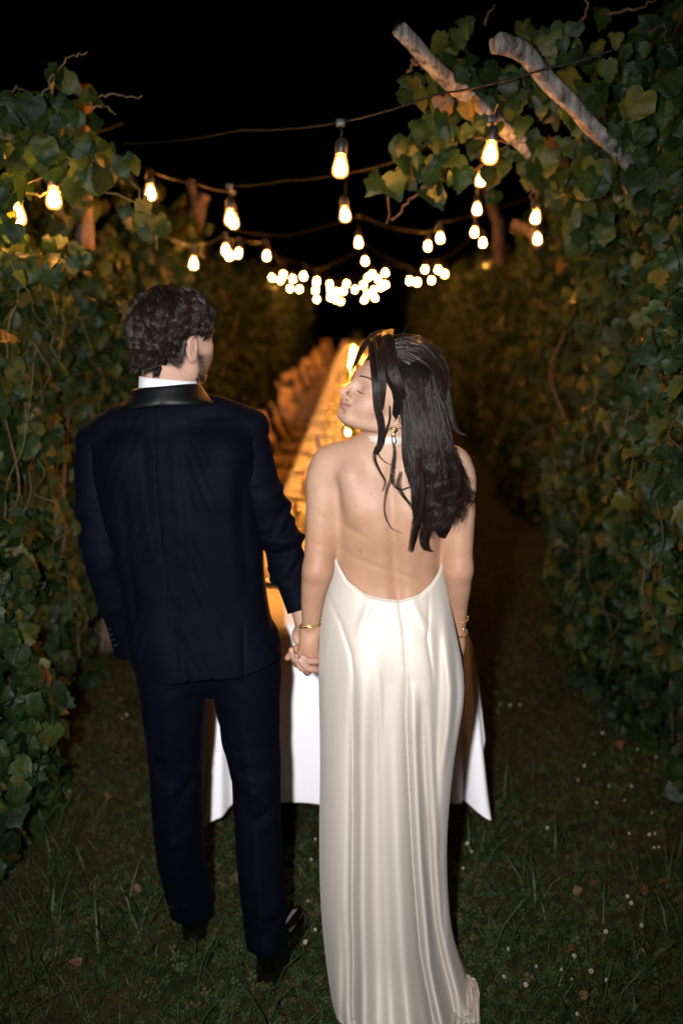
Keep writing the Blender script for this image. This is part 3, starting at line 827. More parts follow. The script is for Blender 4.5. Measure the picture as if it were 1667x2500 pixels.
def table_top_things():
    # wine glass
    g = MB().lathe([(0.0005, 0.0), (0.033, 0.001), (0.032, 0.004), (0.005, 0.008), (0.0042, 0.085), (0.012, 0.095), (0.033, 0.125), (0.038, 0.155), (0.032, 0.205), (0.0305, 0.205), (0.0365, 0.155), (0.031, 0.127), (0.0005, 0.10)], 16)
    glass_me = mesh_py('wine_glass', g.V, g.F); glass_me.materials.append(M_glass)
    glass_me.polygons.foreach_set('use_smooth', np.ones(len(glass_me.polygons), dtype=bool))
    p = MB().lathe([(0.0005, 0.004), (0.08, 0.004), (0.128, 0.018), (0.130, 0.021), (0.126, 0.021), (0.08, 0.009), (0.0005, 0.009)], 28)
    plate_me = mesh_py('plate', p.V, p.F); plate_me.materials.append(M_plate)
    plate_me.polygons.foreach_set('use_smooth', np.ones(len(plate_me.polygons), dtype=bool))
    # napkin folded to a standing fan
    nk = MB(); nv = []
    for q in range(13):
        t = -1 + q / 6
        for h_ in (0.0, 1.0):
            sp = (0.035 + 0.075 * h_) * t
            nv.append((0.016 * (1 if q % 2 else -1) * (1 - 0.4 * h_) - 0.02 * h_, sp, 0.012 + h_ * (0.125 - 0.045 * t * t)))
    nk.add(nv, [(2 * q, 2 * q + 2, 2 * q + 3, 2 * q + 1) for q in range(12)])
    nk.box((-0.03, -0.045, 0.0095), (0.03, 0.045, 0.018), 0.003)
    nap_me = mesh_py('napkin', nk.V, nk.F); nap_me.materials.append(M_napkin)
    holder = MB().lathe([(0.0005, 0.0), (0.040, 0.0), (0.043, 0.004), (0.047, 0.19), (0.0455, 0.19), (0.0415, 0.006), (0.0005, 0.006)], 16)
    hold_me = mesh_py('candle_holder', holder.V, holder.F); hold_me.materials.append(M_glass)
    wax = MB().lathe([(0.0005, 0.007), (0.030, 0.007), (0.030, 0.105), (0.027, 0.108), (0.0005, 0.106)], 14)
    wax_me = mesh_py('wax', wax.V, wax.F); wax_me.materials.append(M_wax)
    fl_ = MB().lathe([(0.0004, 0.112), (0.0055, 0.121), (0.0068, 0.130), (0.005, 0.144), (0.002, 0.157), (0.0003, 0.162)], 8)
    flame_me = mesh_py('flame', fl_.V, fl_.F); flame_me.materials.append(M_flame)
    for me in (hold_me, wax_me, flame_me): me.polygons.foreach_set('use_smooth', np.ones(len(me.polygons), dtype=bool))
    def put(name, me, loc, label, cat, group, rz=0.0):
        o = bpy.data.objects.new(name, me); COL.objects.link(o); o.location = (loc[0] + TX, loc[1], loc[2]); o.rotation_euler = (0, 0, rz)
        if label: tag(o, label, cat, group)
        return o
    z = TZ + 0.0022
    for k in range(24):
        y = TY0 + 0.55 + k * 0.80
        for side, word in ((-1, 'left'), (1, 'right')):
            if side > 0 and k > 6: continue
            nth = ORD[k]
            put('plate', plate_me, (side * 0.22, y, z), f'round plate at the {nth} setting on the {word} of the table', 'plate', 'place settings')
            put('napkin', nap_me, (side * 0.22, y, z + 0.0005), f'fan-folded napkin on the plate at the {nth} setting, {word} side', 'napkin', 'place settings', random.gauss(0, 0.15))
            put('wine_glass', glass_me, (side * 0.135, y + 0.19 + random.gauss(0, .01), z), f'clear wine glass at the {nth} setting, {word} side', 'glass', 'place settings')
            if k < 12: put('water_glass', glass_me, (side * 0.20, y + 0.23, z), f'second stemmed glass at the {nth} setting, {word} side', 'glass', 'place settings')
    for k in range(20):
        y = TY0 + 0.42 + k * 0.85
        for j, (dx, dy) in enumerate(((-0.05 + random.gauss(0, .03), 0.0), (0.06 + random.gauss(0, .03), 0.30))):
            c = empty('pillar_candle', (dx + TX, y + dy, z))
            tag(c, f'{ORD[k]} lit candle in a glass of the {"left" if j == 0 else "right"} line down the table middle', 'candle', 'candles on the table')
            for nm, me in (('candle_holder', hold_me), ('wax', wax_me), ('flame', flame_me)):
                o = bpy.data.objects.new(nm, me); COL.objects.link(o); o.parent = c
    for k in range(13):
        y = TY0 + 1.05 + k * 1.75
        v = empty('bud_vase', (random.gauss(0.01, 0.03) + TX, y, z))
        tag(v, f'{ORD[k]} small glass vase of greenery down the table middle', 'vase', 'vases on the table')
        b = MB().lathe([(0.0005, 0.0), (0.030, 0.001), (0.036, 0.03), (0.030, 0.07), (0.018, 0.10), (0.020, 0.125), (0.018, 0.125), (0.016, 0.10), (0.028, 0.07), (0.033, 0.03), (0.0005, 0.006)], 16)
        b.build('vase_body', M_glass, v)
        n = 40
        a = RNG.random(n) * 2 * PI; r = 0.07 * np.sqrt(RNG.random(n)); h = 0.14 + 0.13 * RNG.random(n)
        pos = np.stack([r * np.cos(a), r * np.sin(a), h], 1)
        nr = np.stack([np.cos(a), np.sin(a), RNG.random(n)], 1); tp = np.stack([np.cos(a) * .7, np.sin(a) * .7, RNG.normal(0.5, .6, n)], 1)
        scatter('sprigs', *LEAF_SIMPLE[k % 4], pos, frame_from(nr, tp), 0.03 + 0.03 * RNG.random(n), M_sprig, parent=v)
        st = MB()
        for q in range(7): st.tube([(0, 0, 0.02), (0.3 * pos[q][0], 0.3 * pos[q][1], 0.11), tuple(pos[q])], 0.0015, 5)
        st.build('stems', M_shoot, v)
table_top_things()

# ================================================================== small things on the lawn
def area(px, py):
    if px > 1300 and py < 1760: return 'at the foot of the right-hand vines'
    if px > 1300 and py > 2130: return 'in the grass at the lower right corner'
    if px > 1300: return 'in the grass midway along the right edge'
    if px > 1090: return 'in the grass just right of the gown'
    if px > 560: return 'in the grass between his shoes and her gown'
    return 'in the grass left of the man'

def lawn_things():
    M_petal = pbr('clover_petal', (0.40, 0.375, 0.32), 0.7, var=0.15, vscale=200)
    # a clover head: a ball of small upturned petals
    hv = MB()
    for k in range(34):
        t = math.acos(1 - 1.7 * (k + 0.5) / 34); a = k * 2.39996
        d = np.array([math.sin(t) * math.cos(a), math.sin(t) * math.sin(a), math.cos(t)])
        s = np.cross(d, (0, 0, 1.0001)); s /= np.linalg.norm(s) + 1e-9
        hv.add([d * 0.003 - s * 0.0010, d * 0.003 + s * 0.0010, d * 0.0085 + s * 0.0017 + np.array([0, 0, .001]), d * 0.0105 + np.array([0, 0, .002]), d * 0.0085 - s * 0.0017 + np.array([0, 0, .001])], [(0, 1, 2, 3, 4)])
    head_me = mesh_py('flower_head', hv.V, hv.F); head_me.materials.append(M_petal)
    sv = MB().tube([(0, 0, -0.055), (0.003, 0.001, -0.025), (0, 0, 0.0)], 0.0011, 5)
    stem_me = mesh_py('stem', sv.V, sv.F); stem_me.materials.append(M_shoot)
    spots = [(1410, 1905), (1485, 1920), (1540, 1920), (1523, 1955), (1590, 1985), (1455, 1960), (1335, 2022), (1535, 2035), (1583, 2038), (1598, 2036), (1608, 2070), (1595, 2070), (1478, 2275), (1565, 2260), (1402, 2335), (1308, 2360), (1370, 2367), (1442, 2372), (1480, 2393), (1240, 2318), (1283, 2405), (1570, 2320), (1408, 2476), (1230, 2385),
             (1530, 2190), (1540, 2205), (1395, 2392), (1425, 1870), (1450, 1840), (1555, 1830), (1600, 1850), (1470, 1790), (1505, 1720), (1440, 1690), (1460, 1700), (1425, 1685), (1520, 1710), (1438, 1600), (1447, 1590), (1455, 1640), (1420, 1560), (1440, 1545), (1465, 1620),
             (1210, 1690), (1220, 1720), (1245, 1722), (1268, 1722), (1215, 1740), (1195, 1630), (760, 2100), (752, 2200), (770, 2270), (745, 2300), (300, 1755), (310, 1745), (100, 1945), (60, 1990), (770, 2050), (1140, 2060), (1150, 2080), (1120, 2005), (1130, 2120), (1105, 2100), (1345, 1545), (1365, 1500), (1350, 1460), (1330, 1420), (1375, 1440), (1392, 1480), (1360, 1410)]
    for (px, py) in spots:
        hgt = random.uniform(0.045, 0.07)
        d = at(px, py, 1.0) - np.array([0, 0, CAM_H])
        p = np.array([0, 0, CAM_H]) + d * ((hgt - CAM_H) / d[2])
        r = empty('clover_flower', p)
        r.rotation_euler = (random.gauss(0, 0.25), random.gauss(0, 0.25), random.random() * 6)
        r.scale = [random.uniform(0.4, 0.7)] * 3
        tag(r, 'small white clover flower ' + area(px, py), 'flower', 'white clover flowers, ' + area(px, py))
        for nm, me in (('flower_head', head_me), ('stem', stem_me)):
            o = bpy.data.objects.new(nm, me); COL.objects.link(o); o.parent = r
    # fallen leaves
    dm = []
    for i in range(3):
        V, F = LEAVES[i + 2]; V = V.copy(); V[:, 2] *= 1.6
        me = mesh_np('dry_leaf', V, F); me.materials.append(M_dry)
        dm.append(me)
    for (px, py) in [(1455, 2155), (1420, 2175), (1565, 2180), (1390, 2320), (1425, 2440), (1505, 1810), (1240, 1925), (190, 2360), (270, 1940), (320, 2170), (1610, 2150)]:
        d = at(px, py, 1.0) - np.array([0, 0, CAM_H])
        p = np.array([0, 0, CAM_H]) + d * ((0.035 - CAM_H) / d[2])
        o = bpy.data.objects.new('fallen_leaf', random.choice(dm)); COL.objects.link(o)
        o.location = p; o.rotation_euler = (random.gauss(0, 0.35), random.gauss(0, 0.35), random.random() * 6.28); o.scale = [random.uniform(0.02, 0.04)] * 3
        tag(o, 'curled brown fallen leaf lying ' + area(px, py), 'leaf', 'dry leaves, ' + area(px, py))
lawn_things()
# ================================================================== sculpting: distance fields turned into one continuous skin
RNG = np.random.default_rng(23)
random.seed(23)

class Sculpt:
    """an ordered list of rounded solids melted into one surface"""
    def __init__(self): self.ops = []
    def _add(self, fn, lo, hi, k, sub=False):
        self.ops.append((fn, np.asarray(lo, float), np.asarray(hi, float), k, sub)); return self
    def limb(self, pts, rs, k=0.012, sub=False):
        """tapered round chain through points"""
        pts = np.array([np.asarray(p, float) for p in pts])
        A = np.hstack([pts, np.asarray(rs, float)[:, None]])
        if len(A) > 2: A = catmull(A, 4)
        def fn(X):
            d = np.full(len(X), 9.0)
            for a, b in zip(A[:-1], A[1:]):
                ab = b[:3] - a[:3]; L = ab.dot(ab) + 1e-12
                t = np.clip((X - a[:3]) @ ab / L, 0, 1)
                q = X - a[:3] - t[:, None] * ab
                d = np.minimum(d, np.sqrt(np.einsum('ij,ij->i', q, q)) - (a[3] + (b[3] - a[3]) * t))
            return d
        r = A[:, 3].max()
        return self._add(fn, A[:, :3].min(0) - r, A[:, :3].max(0) + r, k, sub)
    def ball(self, c, r, k=0.012, sub=False, M=None):
        c = np.asarray(c, float); r = np.asarray(np.broadcast_to(r, (3,)), float)
        Mi = np.eye(3) if M is None else np.asarray(M).T
        def fn(X):
            q = (X - c) @ Mi.T
            k0 = np.linalg.norm(q / r, axis=1); k1 = np.linalg.norm(q / (r * r), axis=1) + 1e-9
            return np.where(k0 < 1e-4, -r.min(), k0 * (k0 - 1) / k1)
        R = r.max() if M is not None else r
        return self._add(fn, c - R, c + R, k, sub)
    def loft(self, zs, cx, cy, rx, ry, k=0.02, e=2.3):
        zs, cx, cy, rx, ry = [np.asarray(q, float) for q in (zs, cx, cy, rx, ry)]
        o = np.argsort(zs)
        zs, cx, cy, rx, ry = catmull(np.stack([zs[o], cx[o], cy[o], rx[o], ry[o]], 1), 6).T
        def fn(X):
            z = np.clip(X[:, 2], zs[0], zs[-1])
            a, b = np.interp(z, zs, rx), np.interp(z, zs, ry)
            q = (np.abs((X[:, 0] - np.interp(z, zs, cx)) / a) ** e + np.abs((X[:, 1] - np.interp(z, zs, cy)) / b) ** e) ** (1 / e)
            d = (q - 1) * np.minimum(a, b)
            dz = np.abs(X[:, 2] - z)
            return np.where(dz > 0, np.sqrt(np.maximum(d, 0) ** 2 + dz ** 2) + np.minimum(d, 0) * 0, d)
        lo = np.array([(cx - rx).min(), (cy - ry).min(), zs[0]]); hi = np.array([(cx + rx).max(), (cy + ry).max(), zs[-1]])
        return self._add(fn, lo, hi, k)
    def local(self, other, M, o):
        """take over another sculpt given in its own frame"""
        M = np.asarray(M); o = np.asarray(o)
        for fn, lo, hi, k, sub in other.ops:
            def g(X, fn=fn): return fn((X - o) @ M)
            cs = np.array([[x, y, z] for x in (lo[0], hi[0]) for y in (lo[1], hi[1]) for z in (lo[2], hi[2])]) @ M.T + o
            self._add(g, cs.min(0), cs.max(0), k, sub)
        return self
    def mesh(self, h, warp=None, pad=0.02):
        lo = np.min([o[1] for o in self.ops if not o[4]], 0) - pad
        hi = np.max([o[2] for o in self.ops if not o[4]], 0) + pad
        n = np.ceil((hi - lo) / h).astype(int) + 1
        B = 16
        n = ((n + B - 1) // B) * B
        D = np.full(n, 0.05, np.float32)
        ax = [lo[i] + h * np.arange(n[i]) for i in range(3)]
        ops = self.ops
        # a coarse look first: blocks well inside or outside need no detail
        bc = [np.arange(0, n[i], B) for i in range(3)]
        C = np.stack(np.meshgrid(*[ax[i][bc[i]] + h * (B - 1) / 2 for i in range(3)], indexing='ij'), -1).reshape(-1, 3)
        dc = np.full(len(C), 1.0)
        for fn, _, _, k, sub in ops:
            e = fn(C)
            if sub: dc = np.maximum(dc, -e)
            else:
                t = np.clip(0.5 + 0.5 * (dc - e) / k, 0, 1); dc = dc * (1 - t) + e * t - k * t * (1 - t)
        dc = dc.reshape([len(q) for q in bc])
        lim = h * B * 0.95 + 0.012
        OL = np.array([o[1] - o[3] - 0.012 for o in ops]); OH = np.array([o[2] + o[3] + 0.012 for o in ops])
        for i in range(0, n[0], B):
            for j in range(0, n[1], B):
                for l in range(0, n[2], B):
                    dcc = dc[i // B, j // B, l // B]
                    if dcc > lim: continue
                    if dcc < -lim:
                        D[i:i + B, j:j + B, l:l + B] = -0.05; continue
                    b0 = np.array([ax[0][i], ax[1][j], ax[2][l]]); b1 = b0 + h * B
                    hit = np.nonzero(np.all((OL <= b1) & (OH >= b0), 1))[0]
                    if not any(not ops[q][4] for q in hit): continue
                    X = np.stack(np.meshgrid(ax[0][i:i + B], ax[1][j:j + B], ax[2][l:l + B], indexing='ij'), -1).reshape(-1, 3)
                    d = np.full(len(X), 0.05)
                    for q in hit:
                        fn, _, _, k, sub = ops[q]
                        e = fn(X)
                        if sub:
                            t = np.clip(0.5 - 0.5 * (d + e) / k, 0, 1); d = d * (1 - t) + (-e) * t + k * t * (1 - t)
                        else:
                            t = np.clip(0.5 + 0.5 * (d - e) / k, 0, 1); d = d * (1 - t) + e * t - k * t * (1 - t)
                    if warp is not None: d = d + warp(X)
                    D[i:i + B, j:j + B, l:l + B] = d.reshape(B, B, B)
        return nets(D, lo, h)

def nets(D, lo, h):
    S = D < 0
    c = [S[a:S.shape[0] - 1 + a, b:S.shape[1] - 1 + b, d:S.shape[2] - 1 + d] for a in (0, 1) for b in (0, 1) for d in (0, 1)]
    anyv = np.logical_or.reduce(c); allv = np.logical_and.reduce(c)
    cell = anyv & ~allv
    idx = -np.ones(cell.shape, np.int32)
    I = np.argwhere(cell); idx[cell] = np.arange(len(I))
    P = np.zeros((len(I), 3)); W = np.zeros(len(I))
    corners = [np.array(q) for q in ((0, 0, 0), (1, 0, 0), (0, 1, 0), (1, 1, 0), (0, 0, 1), (1, 0, 1), (0, 1, 1), (1, 1, 1))]
    edges = [(0, 1), (2, 3), (4, 5), (6, 7), (0, 2), (1, 3), (4, 6), (5, 7), (0, 4), (1, 5), (2, 6), (3, 7)]
    val = [D[tuple((I + q).T)] for q in corners]
    for a, b in edges:
        m = (val[a] < 0) != (val[b] < 0)
        t = val[a] / (val[a] - val[b] + 1e-20)
        P[m] += (corners[a] + (corners[b] - corners[a]) * t[m][:, None]); W[m] += 1
    V = lo + h * (I + P / W[:, None])
    F = []
    for axis in range(3):
        sl = [slice(1, -1)] * 3
        A = [slice(1, -1)] * 3; Bq = [slice(1, -1)] * 3
        A[axis] = slice(0, -1); Bq[axis] = slice(1, None)
        a, b = S[tuple(A)], S[tuple(Bq)]
        E = np.argwhere(a != b)
        if not len(E): continue
        pos = E.copy()
        for q in range(3):
            if q != axis: pos[:, q] += 1
        u, v = [(1, 2), (2, 0), (0, 1)][axis]
        def cellid(du, dv):
            w = pos.copy(); w[:, u] += du; w[:, v] += dv
            return idx[tuple(w.T)]
        q = np.stack([cellid(-1, -1), cellid(0, -1), cellid(0, 0), cellid(-1, 0)], 1)
        inside_first = a[tuple(E.T)]
        q[~inside_first] = q[~inside_first][:, ::-1]
        F.append(q)
    F = np.vstack(F)
    F = F[(F >= 0).all(1)]
    return V, F

def relax(V, F, it=1, lam=0.5):
    for _ in range(it):
        S = np.zeros_like(V); C = np.zeros(len(V))
        for a, b in ((0, 1), (1, 2), (2, 3), (3, 0)):
            np.add.at(S, F[:, a], V[F[:, b]]); np.add.at(C, F[:, a], 1)
        V = V + lam * (S / np.maximum(C, 1)[:, None] - V)
    return V

def rot(axis, deg):
    return np.array(Matrix.Rotation(math.radians(deg), 3, axis))

def colour(me, rgb):
    a = me.attributes.new('skin', 'FLOAT_COLOR', 'POINT')
    c = np.ones((len(rgb), 4), np.float32); c[:, :3] = rgb
    a.data.foreach_set('color', c.ravel())

def skin_material(name):
    m = NT(name)
    a = m.n('ShaderNodeAttribute'); a.attribute_name = 'skin'
    nz = m.noise(26.0, 7, 0.72)
    mx = m.n('ShaderNodeMix', data_type='RGBA', blend_type='MULTIPLY'); mx.inputs[0].default_value = 1.0
    m.l(a.outputs['Color'], mx.inputs[6]); m.l(m.ramp(nz, [(0.28, (0.90, 0.84, 0.81)), (0.72, (1.06, 1.05, 1.05))]), mx.inputs[7])
    m.l(mx.outputs[2], m.b.inputs['Base Color'])
    m.b.inputs['Roughness'].default_value = 0.52; m.b.inputs['Specular IOR Level'].default_value = 0.22
    m.b.inputs['Subsurface Weight'].default_value = 0.12; m.b.inputs['Subsurface Scale'].default_value = 0.008
    m.b.inputs['Subsurface Radius'].default_value = (1.0, 0.35, 0.18)
    m.bump(m.noise(300.0, 4), 0.22, 0.0010)
    return m.m
M_skin = skin_material('skin')

def hair_material(name, c0, c1, rough=0.33):
    m = NT(name)
    a = m.n('ShaderNodeAttribute'); a.attribute_name = 'rnd'
    m.l(m.ramp(a.outputs['Fac'], [(0, c0), (1, c1)]), m.b.inputs['Base Color'])
    m.b.inputs['Roughness'].default_value = rough; m.b.inputs['Specular IOR Level'].default_value = 0.30 if rough < 0.5 else 0.06
    return m.m
M_hair_mass = hair_material('hair_depth', (0.004, 0.003, 0.0025), (0.008, 0.006, 0.005), 0.75)
M_hair = hair_material('dark_hair', (0.003, 0.002, 0.0016), (0.020, 0.011, 0.0075), 0.30)

def strands(name, paths, radius, mat, parent, n=3, taper=0.25):
    """paths (s, m, 3): many hair locks as fine three-sided tubes in one mesh"""
    paths = np.asarray(paths, float)
    s, m, _ = paths.shape
    T = np.gradient(paths, axis=1); T /= np.linalg.norm(T, axis=2, keepdims=True) + 1e-12
    ref = np.array([0.3, -1.0, 0.2])
    N = np.cross(T, ref); N /= np.linalg.norm(N, axis=2, keepdims=True) + 1e-9
    Bn = np.cross(T, N)
    t = np.linspace(0, 1, m)
    prof = np.minimum(1, np.minimum(0.5 + t * 6, taper + (1 - taper) * (1 - t) ** 0.8 * 1.3))
    r = np.asarray(radius).reshape(-1, 1) * prof[None]
    ang = np.arange(n) * 2 * PI / n
    V = paths[:, :, None, :] + r[:, :, None, None] * (np.cos(ang)[None, None, :, None] * N[:, :, None, :] + np.sin(ang)[None, None, :, None] * Bn[:, :, None, :])
    i, j, k = np.meshgrid(np.arange(s), np.arange(m - 1), np.arange(n), indexing='ij')
    b = i * m * n
    F = np.stack([b + j * n + k, b + j * n + (k + 1) % n, b + (j + 1) * n + (k + 1) % n, b + (j + 1) * n + k], -1).reshape(-1, 4)
    me = mesh_np(name, V.reshape(-1, 3), F)
    me.attributes.new('rnd', 'FLOAT', 'POINT').data.foreach_set('value', np.repeat(RNG.random(s), m * n).astype(np.float32))
    return link(name, me, mat, parent)

def shorten(s, z0, f):
    """draw the part below z0 closer"""
    o = Sculpt()
    for fn, lo, hi, k, sub in s.ops:
        def g(X, fn=fn):
            Y = X.copy(); Y[:, 2] = np.where(X[:, 2] < z0, z0 + (X[:, 2] - z0) / f, X[:, 2]); return fn(Y)
        o._add(g, lo, hi, k, sub)
    return o

def head_sculpt(male=False):
    """a head in its own frame: origin between the ears, +y out of the face, +x to its right"""
    s = Sculpt()
    s.ball((0, -0.008, 0.045), (0.073, 0.093, 0.081), 0.02)
    s.ball((0, 0.030, 0.040), (0.063, 0.060, 0.066), 0.03)
    s.ball((0, 0.040, -0.015), (0.056, 0.050, 0.055), 0.03)
    s.ball((0, 0.042, -0.044), (0.046 if not male else 0.052, 0.044, 0.032), 0.03)
    s.ball((0, 0.074, -0.066), (0.017, 0.015, 0.015), 0.022)
    for q in (-1, 1):
        s.limb([(q * 0.060, -0.002, -0.022), (q * 0.050, 0.018, -0.052), (q * 0.016, 0.072, -0.070)], [0.012, 0.012, 0.013] if not male else [0.015, 0.016, 0.016], 0.024)
        s.ball((q * 0.041, 0.058, 0.000), (0.020, 0.020, 0.017), 0.024)      # cheekbone
        s.ball((q * 0.034, 0.064, -0.022), (0.017, 0.017, 0.016), 0.022)     # cheek lifted by the smile
        s.limb([(q * 0.047, 0.070, 0.042), (q * 0.014, 0.086, 0.043)], [0.007, 0.008], 0.016)
        s.ball((q * 0.031, 0.101, 0.023), (0.018, 0.016, 0.012), 0.012, True)   # eye socket
        s.ball((q * 0.031, 0.0735, 0.021), (0.0145, 0.0125, 0.0115), 0.004)     # closed lid
    s.limb([(0, 0.088, 0.040), (0, 0.1005, 0.018), (0, 0.1120, -0.001), (0, 0.1135, -0.005)], [0.0070, 0.0070, 0.0078, 0.0080], 0.012)
    s.ball((0, 0.1140, -0.0060), (0.0082, 0.0076, 0.0070), 0.006)
    for q in (-1, 1):
        s.ball((q * 0.0120, 0.100, -0.0120), (0.0075, 0.0100, 0.0068), 0.006)
        s.ball((q * 0.0065, 0.1065, -0.0185), (0.0032, 0.0050, 0.0035), 0.002, True)
    s.ball((0, 0.084, -0.037), (0.026, 0.014, 0.022), 0.014)
    for q in (-1, 1):
        s.limb([(0, 0.0962, -0.0335), (q * 0.010, 0.0942, -0.0322), (q * 0.029, 0.0765, -0.0275)], [0.0038, 0.0042, 0.0018], 0.003)
        s.limb([(0, 0.0940, -0.0425), (q * 0.010, 0.0922, -0.0418), (q * 0.028, 0.0765, -0.0290)], [0.0050, 0.0048, 0.0018], 0.003)
        s.limb([(0, 0.1015, -0.0377), (q * 0.012, 0.0980, -0.0368), (q * 0.031, 0.0795, -0.0272)], [0.0017, 0.0016, 0.0016], 0.0022, True)
    s.ball((0, 0.098, -0.056), (0.014, 0.008, 0.006), 0.010, True)
    for q in (-1, 1):     # ears
        e = rot('Z', -q * 18)
        s.ball((q * 0.076, -0.014, 0.004), (0.0055, 0.016, 0.028), 0.005, M=e)
        s.ball((q * 0.074, -0.007, -0.022), (0.006, 0.009, 0.011), 0.006, M=e)
        s.ball((q * 0.0845, -0.008, 0.004), (0.006, 0.009, 0.017), 0.004, True, M=e)
        s.limb([(q * 0.080, -0.005, 0.024), (q * 0.083, -0.020, 0.026), (q * 0.083, -0.029, 0.012), (q * 0.079, -0.026, -0.010), (q * 0.076, -0.014, -0.026)], [0.0032, 0.0036, 0.0036, 0.0034, 0.005], 0.003)
    return s
# ================================================================== the woman
WY = 2.36
woman = empty('person', (at(955, 1700, WY)[0], WY, 0))
tag(woman, 'dark-haired woman in a backless cream satin gown, face turned left, holding hands', 'person')
WO = np.array(woman.location)

def W(px, py, dy=0.0): return at(px, py, WY + dy)
def wz(row, dy=0.0): return at(955, row, WY + dy)[2]

HW = rot('Z', 122) @ rot('X', 25) @ rot('Y', -9)
_nose = HW @ np.array([0, 0.1215, -0.006])
HWO = at(829, 955, 2.335 + _nose[1]) - _nose
def HL(p): return HWO + HW @ np.asarray(p, float)

def build_woman_body():
    s = Sculpt()
    rows = [1135, 1180, 1225, 1290, 1345, 1400, 1440, 1500, 1560, 1640]
    lft = [850, 832, 826, 822, 822, 817, 809, 800, 796, 796]
    rgt = [1075, 1085, 1090, 1082, 1074, 1074, 1080, 1090, 1098, 1104]
    cy = [0.015, 0.010, 0.005, 0.012, 0.022, 0.028, 0.026, 0.012, 0.0, 0.0]
    ry = [0.066, 0.084, 0.092, 0.094, 0.088, 0.084, 0.086, 0.098, 0.106, 0.108]
    zs = [wz(r) for r in rows]
    cx = [(W(a, r)[0] + W(b, r)[0]) / 2 for a, b, r in zip(lft, rgt, rows)]
    rx = [(W(b, r)[0] - W(a, r)[0]) / 2 for a, b, r in zip(lft, rgt, rows)]
    s.loft(zs, cx, [WY + q for q in cy], rx, ry, 0.03, 2.25)
    # yoke of the shoulders and the neck
    s.limb([W(845, 1128, 0.012), W(950, 1112, 0.000), W(1070, 1130, 0.015)], [0.044, 0.058, 0.044], 0.04)
    s.limb([W(935, 1090, -0.004), W(870, 1108, 0.0), W(812, 1124, 0.012)], [0.034, 0.030, 0.026], 0.04)     # trapezius, left
    s.limb([W(970, 1090, -0.004), W(1030, 1108, 0.0), W(1098, 1130, 0.015)], [0.034, 0.030, 0.026], 0.04)
    nb = HL((0, -0.028, -0.020)); s.limb([W(950, 1120, 0.005), W(944, 1075, -0.012), nb], [0.050, 0.047, 0.046], 0.035)
    # shoulder blades
    s.limb([W(858, 1165, -0.050), W(880, 1240, -0.058)], [0.026, 0.020], 0.045)
    s.limb([W(1045, 1165, -0.050), W(1030, 1240, -0.058)], [0.026, 0.020], 0.045)
    # left arm (towards the man)
    s.limb([W(803, 1137, 0.010), W(792, 1165, 0.008), W(787, 1225, 0.0), W(783, 1300, -0.008), W(774, 1392, -0.020)], [0.043, 0.0445, 0.040, 0.0375, 0.0325], 0.03)
    s.limb([W(774, 1392, -0.020), W(768, 1425, -0.012), W(762, 1470, 0.0), W(758, 1532, 0.010)], [0.0325, 0.0325, 0.0275, 0.0205], 0.02)
    s.ball(W(768, 1396, -0.038), (0.016, 0.012, 0.016), 0.02)
    # right arm
    s.limb([W(1108, 1140, 0.015), W(1118, 1168, 0.015), W(1121, 1230, 0.010), W(1120, 1300, 0.008), W(1120, 1390, 0.0)], [0.043, 0.0435, 0.0395, 0.0365, 0.0315], 0.03)
    s.limb([W(1120, 1390, 0.0), W(1120, 1430, 0.018), W(1118, 1475, 0.045), W(1117, 1540, 0.075)], [0.0315, 0.0300, 0.0250, 0.0185], 0.02)
    # right hand: palm and five fingers resting on the gown
    ph = [W(1117, 1545, 0.08), W(1112, 1575, 0.085), W(1106, 1608, 0.09)]
    s.limb(ph, [0.020, 0.026, 0.024], 0.012)
    for i, (dx, dl, r) in enumerate(((-20, 62, .0075), (-7, 72, .0080), (6, 68, .0078), (18, 52, .0068))):
        b0 = W(1106 + dx, 1618, 0.09); b1 = W(1104 + dx, 1618 + dl * 0.55, 0.088); b2 = W(1100 + dx, 1618 + dl, 0.080)
        s.limb([b0, b1, b2], [r, r * 0.92, r * 0.75], 0.006)
    s.limb([W(1098, 1565, 0.075), W(1084, 1590, 0.066), W(1080, 1618, 0.060)], [0.010, 0.0085, 0.007], 0.008)
    # left hand: the back of the hand towards us, fingers closing round his
    kn = [W(735, 1598, -0.004), W(746, 1606, -0.012), W(758, 1608, -0.012), W(769, 1604, -0.006)]
    wr = W(758, 1535, 0.010)
    for i, k_ in enumerate(kn):
        s.limb([wr + np.array([(i - 1.5) * 0.009, 0, 0]), (wr + k_) / 2 + np.array([(i - 1.5) * 0.003, -0.006, 0]), k_], [0.013, 0.0115, 0.0098], 0.006)
        f1 = k_ + np.array([0.0, 0.026, -0.020]); f2 = f1 + np.array([-0.004, 0.020, 0.010]); f3 = f2 + np.array([-0.002, 0.002, 0.016])
        s.limb([k_, f1, f2, f3], [0.0092, 0.0085, 0.0078, 0.0068], 0.005)
    s.limb([W(748, 1555, 0.010), W(734, 1575, 0.012), W(716, 1590, 0.008), W(702, 1606, 0.004)], [0.0125, 0.0105, 0.0092, 0.0075], 0.008)   # her thumb
    s.local(shorten(head_sculpt(), -0.010, 0.74), HW, HWO)
    spine = [(r, p) for r, p in ((1100, 950), (1180, 952), (1250, 955), (1330, 960), (1440, 968))]
    zsp = np.array([wz(r) for r, _ in spine])[::-1]; xsp = np.array([W(p, r)[0] for r, p in spine])[::-1]
